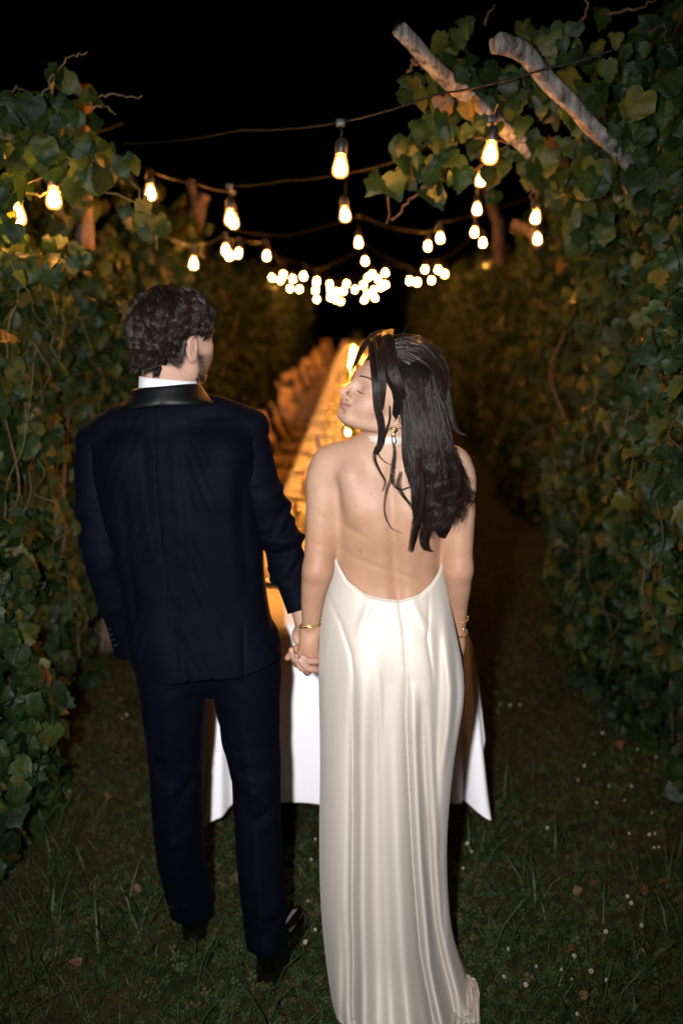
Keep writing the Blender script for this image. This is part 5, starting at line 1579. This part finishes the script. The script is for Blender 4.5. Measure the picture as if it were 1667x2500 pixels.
# ================================================================== the man
MY = 2.43
man = empty('person', (at(480, 1700, MY)[0], MY, 0))
tag(man, 'dark-haired bearded man in a navy dinner suit seen from behind, holding her hand', 'person')
MO = np.array(man.location)
def Q(px, py, dy=0.0): return at(px, py, MY + dy)
HM = rot('Z', -36) @ rot('X', -4) @ rot('Y', 2)
HMS = 1.02
HMO = Q(424, 846, 0.0)
def ML(p): return HMO + HMS * (HM @ np.asarray(p, float))

def build_man_body():
    s = Sculpt()
    hd = head_sculpt(True)
    # head, scaled up a little
    for fn, lo, hi, k, sub in hd.ops:
        def g(X, fn=fn): return HMS * fn(((X - HMO) @ HM) / HMS)
        cs = np.array([[x, y, z] for x in (lo[0], hi[0]) for y in (lo[1], hi[1]) for z in (lo[2], hi[2])]) * HMS @ HM.T + HMO
        s._add(g, cs.min(0), cs.max(0), k, sub)
    s.limb([Q(405, 1040, 0.03), Q(410, 940, 0.0), ML((0, -0.022, -0.015))], [0.055, 0.061, 0.058], 0.03)
    # torso and limbs under the clothes
    s.limb([Q(310, 1085, 0.03), Q(410, 1075, 0.03), Q(545, 1075, 0.03)], [0.03, 0.045, 0.03], 0.03)
    s.limb([Q(415, 1080, 0.03), Q(450, 1300, 0.03), Q(495, 1560, 0.03)], [0.07, 0.07, 0.07], 0.03)
    s.limb([Q(310, 1085, 0.03), Q(258, 1095, 0.02), Q(240, 1130, 0.015), Q(237, 1180, 0.005), Q(243, 1270, -0.010), Q(254, 1360, -0.015), Q(274, 1440, 0.010), Q(298, 1520, 0.055), Q(310, 1560, 0.075)], [.03, .03, .032, .032, .03, .028, .026, .022, .020], 0.02)
    s.limb([Q(545, 1075, 0.03), Q(592, 1085, 0.02), Q(610, 1115, 0.015), Q(622, 1160, 0.010), Q(645, 1230, 0.015), Q(676, 1300, 0.030), Q(702, 1370, 0.035), Q(722, 1440, 0.025), Q(739, 1495, 0.008)], [.03, .03, .032, .032, .031, .03, .027, .025, .024], 0.02)
    s.limb([Q(450, 1560, 0.03), Q(445, 1900, 0.045), Q(465, 2190, 0.11)], [0.05, 0.036, 0.028], 0.03)
    s.limb([Q(575, 1560, 0.03), Q(628, 1900, 0.0), Q(650, 2270, -0.05)], [0.05, 0.036, 0.028], 0.03)
    # left hand slid forward into the pocket
    s.limb([Q(310, 1560, 0.075), Q(335, 1590, 0.085), Q(370, 1615, 0.08)], [0.022, 0.022, 0.016], 0.02)
    # right hand: palm behind hers, fingers coming round between hers
    P = lambda px, py, Y: at(px, py, Y)
    s.limb([Q(740, 1495, 0.00), P(750, 1545, 2.418), P(762, 1585, 2.408)], [0.026, 0.028, 0.026], 0.015)
    for ch, rs in (([P(778, 1590, 2.40), P(787, 1612, 2.375), P(772, 1614, 2.338), P(752, 1612, 2.324), P(739, 1604, 2.322)], [.0115, .0105, .0098, .0092, .0078]),
                   ([P(770, 1600, 2.40), P(785, 1636, 2.375), P(768, 1634, 2.336), P(748, 1630, 2.322), P(733, 1613, 2.320)], [.0115, .0108, .0100, .0094, .0080]),
                   ([P(756, 1602, 2.40), P(752, 1640, 2.372), P(744, 1634, 2.345), P(733, 1628, 2.338), P(726, 1612, 2.336)], [.0115, .0105, .0098, .0092, .0080]),
                   ([P(742, 1598, 2.395), P(728, 1622, 2.375), P(720, 1612, 2.345), P(714, 1600, 2.335), P(711, 1586, 2.334)], [.0110, .0100, .0092, .0086, .0074])):
        s.limb(ch, [q * 0.93 for q in rs], 0.0018)
    s.limb([P(742, 1540, 2.42), P(728, 1540, 2.395), P(723, 1552, 2.372), P(726, 1566, 2.362)], [.014, .0125, .011, .009], 0.008)
    V, F = s.mesh(0.0028)
    V = relax(V, F, 1, 0.4)
    me = mesh_np('body', V - MO, F)
    base = np.tile(np.array([[0.34, 0.215, 0.160]]), (len(V), 1))
    q = ((V - HMO) @ HM) / HMS
    beard = smoothstep(-0.004, -0.022, q[:, 2] + 0.10 * np.clip(0.03 - q[:, 1], -1, 0)) * smoothstep(0.004, 0.022, q[:, 1] + 0.35 * (q[:, 2] + 0.04)) * (np.linalg.norm(q, axis=1) < 0.14) * smoothstep(-0.11, -0.075, q[:, 2])
    beard = (beard * (0.75 + 0.25 * np.sin(q[:, 0] * 900) * np.sin(q[:, 2] * 1100)))[:, None]
    base = base * (1 - 0.82 * beard) + np.array([0.035, 0.022, 0.017]) * 0.82 * beard
    cap = (smoothstep(0.045, 0.062, q[:, 2]) + smoothstep(-0.018, -0.030, q[:, 1]) * smoothstep(-0.050, -0.035, q[:, 2]) + smoothstep(0.02, 0.035, q[:, 2]) * (q[:, 1] < 0.035)).clip(0, 1) * (np.linalg.norm(q, axis=1) < 0.16) * (np.abs(q[:, 0]) < 0.0745)
    base = base * (1 - cap[:, None]) + np.array([0.012, 0.008, 0.007]) * cap[:, None]
    hands = smoothstep(1.02, 0.97, V[:, 2])[:, None] * 0.5
    base = base * (1 - hands) + np.array([0.335, 0.185, 0.135]) * hands
    for c, r in ((P(738, 1604, 2.312), .0048), (P(732, 1611, 2.311), .0055), (P(711, 1588, 2.326), .0048)):
        nl = np.exp(-np.sum(((V - c) / r) ** 2, 1))[:, None] * 0.8
        base = base * (1 - nl) + np.array([0.45, 0.34, 0.30]) * nl
    colour(me, base)
    link('body', me, M_skin, man)
    # stubble that stands off the jaw
    PP = []
    for k in range(700):
        a = RNG.uniform(-0.2, 1.25)
        p = np.array([(0.063 - 0.020 * max(0, a - 0.2)) * math.cos(a * 0.9), 0.018 + 0.062 * math.sin(max(0, a)), RNG.uniform(-0.076, -0.010)])
        c = np.array([0, 0.02, -0.03]); d = (p - c) / np.linalg.norm(p - c)
        b = c + d * (np.linalg.norm(p - c) * 0.94)
        e = b + d * 0.012 + np.array([0, 0.001, -0.004])
        PP.append([ML(b + (e - b) * u) for u in np.linspace(0, 1, 4)])
    strands('beard', np.array(PP) - MO, np.full(len(PP), 0.00045), M_hair, man)
build_man_body()

# ------------------------------------------------------------------ suit
def wool_material(name, c, sheen=0.25):
    m = NT(name)
    tc = m.n('ShaderNodeTexCoord')
    w = m.n('ShaderNodeTexWave'); w.wave_type = 'BANDS'; w.bands_direction = 'DIAGONAL'; w.inputs['Scale'].default_value = 260; w.inputs['Distortion'].default_value = 1.5
    m.l(tc.outputs['Object'], w.inputs[0])
    nz = m.noise(14.0, 4)
    m.l(m.ramp(nz, [(0.3, tuple(q * 0.8 for q in c)), (0.7, tuple(q * 1.2 for q in c))]), m.b.inputs['Base Color'])
    m.b.inputs['Roughness'].default_value = 0.72; m.b.inputs['Specular IOR Level'].default_value = 0.04
    m.b.inputs['Sheen Weight'].default_value = sheen; m.b.inputs['Sheen Roughness'].default_value = 0.4; m.b.inputs['Sheen Tint'].default_value = (0.06, 0.07, 0.13, 1)
    m.bump(w.outputs['Fac'], 0.12, 0.0006)
    return m.m
M_wool = wool_material('navy_wool', (0.0013, 0.0016, 0.0044), 0.03)
M_satin_black = pbr('black_satin', (0.0015, 0.0018, 0.0022), 0.50, spec=0.20, bump=0.06, bscale=500, bdist=0.0006)
M_shirt = pbr('white_shirt', (0.55, 0.55, 0.60), 0.85, spec=0.2)
M_patent = pbr('patent_leather', (0.0012, 0.0012, 0.0014), 0.10, spec=0.5)
M_sole = pbr('shoe_sole', (0.003, 0.0028, 0.0026), 0.40, spec=0.25)
M_button = pbr('button', (0.004, 0.004, 0.006), 0.5, spec=0.2)

def build_jacket():
    J = empty('jacket'); J.parent = man
    s = Sculpt()
    rows = [1030, 1060, 1110, 1180, 1260, 1340, 1420, 1490, 1545, 1585, 1610]
    lft = [262, 236, 222, 232, 250, 272, 292, 303, 312, 320, 327]
    rgt = [600, 622, 634, 628, 632, 640, 645, 655, 668, 680, 688]
    ry = [0.070, 0.095, 0.112, 0.124, 0.128, 0.126, 0.124, 0.128, 0.134, 0.138, 0.140]
    cyo = [0.02, 0.018, 0.014, 0.010, 0.010, 0.012, 0.014, 0.012, 0.008, 0.006, 0.006]
    zs = [Q(450, r)[2] for r in rows]
    cx = [(Q(a, r)[0] + Q(b, r)[0]) / 2 for a, b, r in zip(lft, rgt, rows)]
    rx = [(Q(b, r)[0] - Q(a, r)[0]) / 2 for a, b, r in zip(lft, rgt, rows)]
    s.loft(zs, cx, [MY + q for q in cyo], rx, ry, 0.03, 2.5)
    s.limb([Q(400, 1026, 0.000), Q(310, 1030, 0.010), Q(262, 1058, 0.02), Q(230, 1078, 0.025)], [0.058, 0.050, 0.046, 0.046], 0.03)
    s.limb([Q(400, 1026, 0.000), Q(505, 1012, 0.010), Q(570, 1026, 0.02), Q(612, 1042, 0.025)], [0.058, 0.050, 0.046, 0.046], 0.03)
    s.limb([Q(330, 1120, -0.055), Q(350, 1210, -0.060)], [0.050, 0.040], 0.05)
    s.limb([Q(540, 1110, -0.055), Q(530, 1200, -0.060)], [0.050, 0.040], 0.05)
    seam_r = np.array([1000, 1200, 1400, 1640]); seam_p = np.array([388, 402, 428, 462])
    zz = np.array([Q(430, r)[2] for r in seam_r])[::-1]; xx = np.array([Q(p, r)[0] for r, p in zip(seam_r, seam_p)])[::-1]
    z0 = Q(450, 1662)[2]
    def line(X, pts, w, h):
        z_ = np.array([Q(p, r)[2] for p, r in pts]); x_ = np.array([Q(p, r, -0.1)[0] for p, r in pts])
        o = np.argsort(z_)
        d = X[:, 0] - np.interp(X[:, 2], z_[o], x_[o])
        e = smoothstep(z_.min() - 0.03, z_.min() + 0.02, X[:, 2]) * smoothstep(z_.max() + 0.03, z_.max() - 0.02, X[:, 2])
        return h * np.exp(-(d / w) ** 2) * e
    def warp(X):
        back = smoothstep(MY - 0.02, MY - 0.07, X[:, 1])
        d = X[:, 0] - np.interp(X[:, 2], zz, xx)
        g = 0.0035 * np.exp(-(d / 0.0035) ** 2)                             # centre seam
        g = g + 0.010 * np.exp(-(d / 0.10) ** 2) * smoothstep(Q(0, 1330)[2], Q(0, 1180)[2], X[:, 2]) * smoothstep(Q(0, 1040)[2], Q(0, 1120)[2], X[:, 2])
        # hanging folds
        g = g - line(X, [(345, 1060), (352, 1160), (378, 1330)], 0.016, 0.0075) + line(X, [(365, 1060), (378, 1180), (392, 1330)], 0.014, 0.0075)
        g = g - line(X, [(425, 1080), (440, 1200), (450, 1350)], 0.018, 0.006) + line(X, [(445, 1090), (462, 1230), (470, 1380)], 0.013, 0.005)
        g = g + line(X, [(590, 1130), (585, 1250), (600, 1400)], 0.014, 0.0065) - line(X, [(565, 1130), (560, 1260), (580, 1420)], 0.018, 0.006)
        g = g + line(X, [(300, 1180), (310, 1330), (330, 1480)], 0.014, 0.006) - line(X, [(500, 1400), (520, 1520), (540, 1640)], 0.030, 0.006)
        g = g - line(X, [(380, 1420), (392, 1540), (405, 1650)], 0.028, 0.006) + line(X, [(425, 1440), (436, 1560), (448, 1660)], 0.016, 0.006)
        # vents: the flap edge stands over the cut
        for pts in ([(455, 1560), (468, 1662)], [(592, 1500), (600, 1662)]):
            z_ = [Q(p, r)[2] for p, r in pts]; x_ = [Q(p, r, -0.1)[0] for p, r in pts]
            dd = X[:, 0] - np.interp(X[:, 2], z_[::-1], x_[::-1])
            on = smoothstep(z_[0] + 0.02, z_[0] - 0.02, X[:, 2])
            g = g + on * (0.007 * np.exp(-(dd / 0.004) ** 2) - 0.006 * np.exp(-((dd + 0.02) / 0.016) ** 2))
        g = 0.65 * g + 0.0008 * np.sin(X[:, 2] * 95 + 14 * np.sin(X[:, 0] * 17)) * np.sin(X[:, 0] * 31 + X[:, 2] * 12)
        return back * g
    V, F = s.mesh(0.0042, warp)
    # the hem is cut level and slightly bowed: open below
    u, w, _ = to_pixel(V)
    hem = np.interp(u, [320, 420, 520, 600, 640, 695], [1662, 1668, 1652, 1652, 1642, 1626])
    V[:, 2] += smoothstep(1480, 1655, w) * (1652 - hem) / 930.0
    me = mesh_np('jacket_back', V - MO, F)
    o = link('jacket_back', me, M_wool, J)
    # sleeves
    def sleeve(name, pts, rs, wr, seed, folds):
        P = catmull(np.array(pts), 14); m = len(P)
        t = np.linspace(0, len(pts) - 1, m)
        r = np.interp(t, np.arange(len(pts)), rs)
        n = 40
        T, N, B_ = frames(P)
        a = np.arange(n) * 2 * PI / n
        rng = np.random.default_rng(seed)
        rad = np.repeat(r[:, None], n, 1)
        tn = t / t[-1]
        for (c, w_, amp, a0, aw, sl) in folds:
            da = np.angle(np.exp(1j * (a - a0)))
            rad += amp * np.exp(-((tn[:, None] - c - sl * da[None]) / w_) ** 2) * np.exp(-(da[None] / aw) ** 2)
        rad *= 1 + 0.015 * np.sin(3 * a[None] + 9 * tn[:, None])
        V = P[:, None] + rad[:, :, None] * (np.cos(a)[None, :, None] * N[:, None] + np.sin(a)[None, :, None] * B_[:, None])
        i, j = np.meshgrid(np.arange(m - 1), np.arange(n), indexing='ij')
        F = np.stack([i * n + j, i * n + (j + 1) % n, (i + 1) * n + (j + 1) % n, (i + 1) * n + j], -1).reshape(-1, 4)
        cap = [list(range(n))]
        o = link(name, mesh_py(name, V.reshape(-1, 3) - MO, [tuple(f) for f in F] + [tuple(range(n))[::-1]]), M_wool, J)
        sd = o.modifiers.new('thickness', 'SOLIDIFY'); sd.thickness = 0.003; sd.offset = -1
        return o, P, r
    rng = random.Random(5)
    def fold_set(k, lo, hi, amp):
        return [(rng.uniform(lo, hi), rng.uniform(0.012, 0.030), rng.choice((-1, 1)) * rng.uniform(0.4, 1) * amp, rng.uniform(0, 6.28), rng.uniform(0.6, 1.4), rng.uniform(-0.06, 0.06)) for _ in range(k)]
    sleeve('sleeve', [Q(258, 1062, 0.02), Q(240, 1105, 0.015), Q(237, 1180, 0.005), Q(243, 1270, -0.010), Q(254, 1360, -0.015), Q(274, 1440, 0.010), Q(298, 1520, 0.055), Q(312, 1590, 0.085)],
           [0.042, 0.055, 0.054, 0.051, 0.049, 0.046, 0.041, 0.036], 0, 3, fold_set(26, 0.30, 0.8, 0.008) + fold_set(6, 0.1, 0.35, 0.003))
    so, P, r = sleeve('sleeve', [Q(588, 1045, 0.02), Q(606, 1085, 0.015), Q(622, 1160, 0.010), Q(645, 1230, 0.015), Q(676, 1300, 0.030), Q(702, 1370, 0.035), Q(722, 1440, 0.025), Q(736, 1490, 0.010)],
           [0.040, 0.054, 0.055, 0.055, 0.054, 0.047, 0.041, 0.037], 0, 4, fold_set(36, 0.30, 0.80, 0.011) + fold_set(6, 0.1, 0.35, 0.003))
    for k in range(4):
        p = Q(268 + k * 5, 1535 + k * 13, -0.012 + k * 0.010) - MO
        MB().lathe([(0.0003, -0.002), (0.006, -0.002), (0.0072, 0.0), (0.006, 0.002), (0.0003, 0.002)], 12, p).build('button', M_button, J)
    # satin shawl collar lying on the back of the neck
    c = Q(408, 952, -0.004); n = 56
    VV, FF = [], []
    # (radius, px row) profile from the inner fold over the crest to the outer edge
    for i in range(n + 1):
        a = -0.70 * PI + 1.40 * PI * i / n                  # 0 = straight back
        sx, sy = math.sin(a), -math.cos(a)
        side = abs(a) / (0.70 * PI)
        tiltx = -0.012 * sx
        wide = 0.085 + 0.030 * side
        prof = [(0.0735, -0.010), (0.0750, 0.010), (0.0785, 0.014), (0.0825, 0.008), (0.0865, -0.002), (0.090 + 0.012 * side, -0.010), (0.094 + 0.030 * side, -0.022), (0.092 + 0.030 * side, -0.028)]
        for (r, h) in prof:
            VV.append((c[0] + r * sx * 1.04, c[1] + r * sy * 0.97, c[2] + h - 0.012 * side * (r > 0.09) - 0.030 * side ** 3 - tiltx * 0.6))
    k = 8
    for i in range(n):
        for j in range(k - 1):
            FF.append((i * k + j, (i + 1) * k + j, (i + 1) * k + j + 1, i * k + j + 1))
    o = MB().add(np.array(VV) - MO, FF).build('collar', M_satin_black, J)
    o.modifiers.new('smooth', 'SUBSURF').render_levels = 2
    sd = o.modifiers.new('thickness', 'SOLIDIFY'); sd.thickness = 0.003
    # shirt collar
    VV, FF = [], []
    c = Q(412, 944, -0.006)
    for i in range(n + 1):
        a = -0.8 * PI + 1.6 * PI * i / n
        sx, sy = math.sin(a), -math.cos(a)
        for (r, h) in ((0.0665, -0.020), (0.0665, 0.010), (0.0675, 0.0225), (0.0695, 0.0225), (0.0715, 0.008), (0.0730, -0.016)):
            VV.append((c[0] + r * sx, c[1] + r * sy * 0.93, c[2] + h - 0.006 * sx - 0.012 * (abs(a) / PI) ** 2 * (h > 0)))
    k = 6
    for i in range(n):
        for j in range(k - 1):
            FF.append((i * k + j, (i + 1) * k + j, (i + 1) * k + j + 1, i * k + j + 1))
    MB().add(np.array(VV) - MO, FF).build('shirt_collar', M_shirt, man)
build_jacket()

def build_trousers():
    T = empty('trousers'); T.parent = man
    rng = random.Random(9)
    def leg(name, rows, lft, rgt, dys, knee):
        n, m = 44, 120
        rr = np.linspace(rows[0], rows[-1], m)
        V = []
        folds = [(rng.gauss(knee, 45), rng.uniform(9, 20), rng.choice((-1, 1)) * rng.uniform(.003, .008), rng.uniform(0.4, 2.7), rng.uniform(0.5, 1.1), rng.uniform(-60, 60)) for _ in range(16)]
        folds += [(rng.uniform(rows[0], rows[0] + 120), rng.uniform(12, 26), rng.choice((-1, 1)) * rng.uniform(.003, .007), rng.uniform(0.4, 2.7), rng.uniform(0.5, 1.0), rng.uniform(-90, 90)) for _ in range(8)]
        folds += [(rng.uniform(rows[-1] - 110, rows[-1]), rng.uniform(10, 20), rng.choice((-1, 1)) * rng.uniform(.002, .005), rng.uniform(0.4, 2.7), rng.uniform(0.6, 1.2), rng.uniform(-40, 40)) for _ in range(6)]
        for row in rr:
            l, r, dy = (float(np.interp(row, rows, q)) for q in (lft, rgt, dys))
            a0, b0 = Q(l, row, dy), Q(r, row, dy)
            c, hw = (a0 + b0) / 2, (b0[0] - a0[0]) / 2
            t = (row - rows[0]) / (rows[-1] - rows[0])
            hd = hw * (1.15 - 0.05 * t)
            for i in range(n):
                a = 2 * PI * i / n
                rad = 1.0
                d = 0.0
                for (fr, fw, fa, f0, fwid, sl) in folds:
                    da = math.atan2(math.sin(a - f0), math.cos(a - f0))
                    e = (row - fr - sl * da) / fw
                    if abs(e) < 3: d += fa * math.exp(-e * e) * math.exp(-(da / fwid) ** 2)
                # pressed crease down the back and the front
                d += 0.006 * (math.exp(-((a - PI * 0.5) / 0.16) ** 2) + math.exp(-((a - PI * 1.5) / 0.16) ** 2)) * smoothstep(0.05, 0.3, t)
                V.append((c[0] + (hw + d * 0.6) * math.cos(a), c[1] - (hd + d) * math.sin(a), c[2] + (0.012 * math.sin(a) if row == rr[-1] else 0)))
        F = [(i * n + j, i * n + (j + 1) % n, (i + 1) * n + (j + 1) % n, (i + 1) * n + j) for i in range(m - 1) for j in range(n)]
        F = [f[::-1] for f in F]
        o = link(name, mesh_py(name, np.array(V) - MO, F), M_wool, T)
        sd = o.modifiers.new('thickness', 'SOLIDIFY'); sd.thickness = 0.003; sd.offset = -1
        # outer side seam braid
        pts = []
        for row in rr[::6]:
            r, dy = (float(np.interp(row, rows, q)) for q in (rgt, dys))
        return o
    leg('trouser_leg', [1560, 1640, 1750, 1900, 2000, 2100, 2170, 2228], [328, 338, 353, 370, 376, 387, 404, 420], [500, 506, 500, 493, 492, 501, 512, 520], [0.02, 0.02, 0.025, 0.045, 0.065, 0.09, 0.115, 0.130], 1880)
    leg('trouser_leg', [1560, 1640, 1700, 1800, 1850, 1900, 2000, 2100, 2200, 2310], [505, 516, 524, 545, 557, 569, 575, 581, 590, 605], [682, 686, 680, 680, 683, 683, 684, 690, 697, 694], [0.02, 0.02, 0.015, 0.01, 0.0, -0.01, -0.02, -0.035, -0.05, -0.065], 1860)
    s = Sculpt()
    s.limb([Q(400, 1560, 0.02), Q(430, 1640, 0.025)], [0.095, 0.08], 0.05)
    s.limb([Q(600, 1560, 0.02), Q(610, 1640, 0.02)], [0.080, 0.072], 0.05)
    s.limb([Q(430, 1590, 0.02), Q(590, 1590, 0.02)], [0.09, 0.09], 0.05)
    s.limb([Q(465, 1640, 0.03), Q(520, 1655, 0.03), Q(580, 1640, 0.03)], [0.06, 0.05, 0.06], 0.04)
    V, F = s.mesh(0.006)
    link('trouser_seat', mesh_np('trouser_seat', V - MO, F), M_wool, T)
build_trousers()

def build_shoe(px, row, rz, label=None):
    """row/px: the bottom of the heel; the toe points away from us"""
    d = at(px, row, 1.0) - np.array([0, 0, CAM_H]); base = np.array([0, 0, CAM_H]) + d * ((0.012 - CAM_H) / d[2])
    R = rot('Z', rz)
    s = Sculpt()
    # own frame: heel at the origin, toe along +y
    s.limb([(0, 0.030, 0.052), (0, 0.075, 0.055)], [0.031, 0.033], 0.02)
    s.limb([(0, 0.034, 0.085), (0, 0.060, 0.088)], [0.030, 0.032], 0.02)
    s.limb([(0, 0.09, 0.058), (0.004, 0.17, 0.045), (0.004, 0.225, 0.037), (0.002, 0.265, 0.034)], [0.034, 0.036, 0.034, 0.024], 0.03)
    V, F = s.mesh(0.0035)
    V[:, 2] = np.maximum(V[:, 2], 0.027)
    sh = empty('shoe', base - MO, 0); sh.parent = man; sh.rotation_euler = (0, 0, math.radians(rz))
    link('upper', mesh_np('upper', V, F), M_patent, sh)
    def outline(g):
        ys = [-0.004 - g, 0.008, 0.035, 0.075, 0.12, 0.17, 0.215, 0.255, 0.285, 0.294 + g]
        ws = [0.010, 0.026, 0.034, 0.035, 0.034, 0.040, 0.041, 0.033, 0.018, 0.006]
        L = [(-w - g, y) for y, w in zip(ys, ws)]; Rr = [(w + g, y) for y, w in zip(ys[::-1], ws[::-1])]
        return catmull(np.array(L + Rr + L[:1]), 4)[:-1]
    def slab(out, z0, z1, keep=None):
        O = out if keep is None else out[keep(out)]
        m = len(O)
        V = [(x, y, z0) for x, y in O] + [(x, y, z1) for x, y in O]
        F = [(i, (i + 1) % m, m + (i + 1) % m, m + i) for i in range(m)] + [tuple(range(m))[::-1], tuple(range(m, 2 * m))]
        return MB().add(V, F)
    slab(outline(0.003), 0.0225, 0.0300).build('welt', M_sole, sh, False)
    slab(outline(0.000), -0.004, 0.0225, lambda o: o[:, 1] < 0.078).build('heel', M_sole, sh, False)
build_shoe(474, 2296, 6)
build_shoe(648, 2402, -14)

# ------------------------------------------------------------------ his hair
def build_man_hair():
    H = empty('hair'); H.parent = man
    cc = np.array([0, -0.008, 0.045]); rr = np.array([0.073, 0.093, 0.081])
    s = Sculpt(); L = Sculpt()
    L.ball(cc + np.array([0, -0.004, 0.005]), rr + np.array([0.0035, 0.004, 0.007]), 0.01)
    L.ball((0, -0.064, -0.012), (0.056, 0.034, 0.036), 0.03)
    L.ball((0, 0.112, -0.010), (0.10, 0.070, 0.085), 0.02, True)
    for q in (-1, 1):
        L.ball((q * 0.086, -0.002, -0.008), (0.032, 0.042, 0.046), 0.008, True)
    for fn, lo, hi, k, sub in L.ops:
        def g(X, fn=fn): return HMS * fn(((X - HMO) @ HM) / HMS)
        cs = np.array([[x, y, z] for x in (lo[0], hi[0]) for y in (lo[1], hi[1]) for z in (lo[2], hi[2])]) * HMS @ HM.T + HMO
        s._add(g, cs.min(0), cs.max(0), k, sub)
    def warp(X):
        return 0.0045 * np.sin(X[:, 0] * 150 + 3 * np.sin(X[:, 2] * 80)) * np.sin(X[:, 2] * 120 + 2 * np.sin(X[:, 0] * 90)) + 0.002 * np.sin(X[:, 0] * 330 + X[:, 2] * 260)
    V, F = s.mesh(0.004, warp)
    me = mesh_np('hair_mass', V - MO, F)
    me.attributes.new('rnd', 'FLOAT', 'POINT').data.foreach_set('value', (0.3 * RNG.random(len(V))).astype(np.float32))
    link('hair_mass', me, M_hair_mass, H)
    P, R_ = [], []
    nl = 0
    tries = 0
    while nl < 250 and tries < 5000:
        tries += 1
        d = RNG.normal(0, 1, 3); d /= np.linalg.norm(d)
        p = cc + d / math.sqrt(np.sum((d / (rr + 0.006)) ** 2))
        if p[1] > 0.045 and p[2] < 0.085: continue
        if p[2] < -0.040 or (p[2] < 0.012 and p[1] > -0.028): continue
        if abs(p[0]) > 0.045 and p[1] > -0.045 and p[2] < 0.052: continue
        nl += 1
        # hair grows out of the crown and lies down and back in loose waves
        crown = np.array([0.0, -0.035, 0.125])
        flow = p - crown; flow -= d * flow.dot(d); flow /= np.linalg.norm(flow) + 1e-9
        swirl = np.cross(d, flow) * RNG.normal(0.0, 0.55)
        dirv = flow + swirl + np.array([0, -0.25 if p[2] > 0.03 else 0, -0.2])
        dirv -= d * dirv.dot(d); dirv /= np.linalg.norm(dirv) + 1e-9
        side = np.cross(d, dirv)
        Ln = RNG.uniform(0.040, 0.068) * (0.55 if abs(p[0]) > 0.045 and p[1] > -0.06 and p[2] < 0.09 else 1.0); ph = RNG.random() * 6.28; am = RNG.uniform(0.002, 0.0065); fr = RNG.uniform(0.7, 1.4)
        u = np.linspace(0, 1, 12)
        lift = RNG.uniform(0.004, 0.011)
        def pathf(o):
            pts = []
            for t in u:
                x = p + o * (0.6 + 0.4 * t) + dirv * Ln * t + side * am * math.sin(ph + fr * 6.28 * t) * (0.3 + t)
                e = x - cc; e_ = e / np.linalg.norm(e)
                surf = 1 / math.sqrt(np.sum((e_ / (rr + 0.004)) ** 2))
                hgt = lift * (0.55 + 0.75 * math.sin(PI * min(1, t * 0.9 + 0.1))) + am * 0.8 * math.cos(ph + fr * 6.28 * t) + o.dot(d)
                if x[2] < 0.0: hgt += 0.004
                x = cc + e_ * (surf + max(0.003, hgt)) if x[2] > -0.02 else x + e_ * 0.004 * t
                pts.append(ML(x))
            return pts
        for q in range(22):
            P.append(pathf(RNG.normal(0, 0.0036, 3))); R_.append(0.0005 + 0.0005 * RNG.random())
    # nape: small curls flicking out over the collar
    for c in range(34):
        a = RNG.uniform(-1.0, 1.0)
        p = np.array([0.056 * math.sin(a), -0.070 - 0.022 * math.cos(a), RNG.uniform(-0.048, -0.015)])
        for q in range(12):
            o = RNG.normal(0, 0.003, 3)
            ph = RNG.random() * 1.0 + a
            P.append([ML(p + o + np.array([0.008 * math.sin(3 * t + ph) * t, -0.008 * t - 0.004 * math.sin(4 * t), -0.034 * t + 0.010 * t * t])) for t in np.linspace(0, 1, 12)]); R_.append(0.0008)
    strands('locks', np.array(P) - MO, np.array(R_), M_hair, H, 3, 0.35)
build_man_hair()
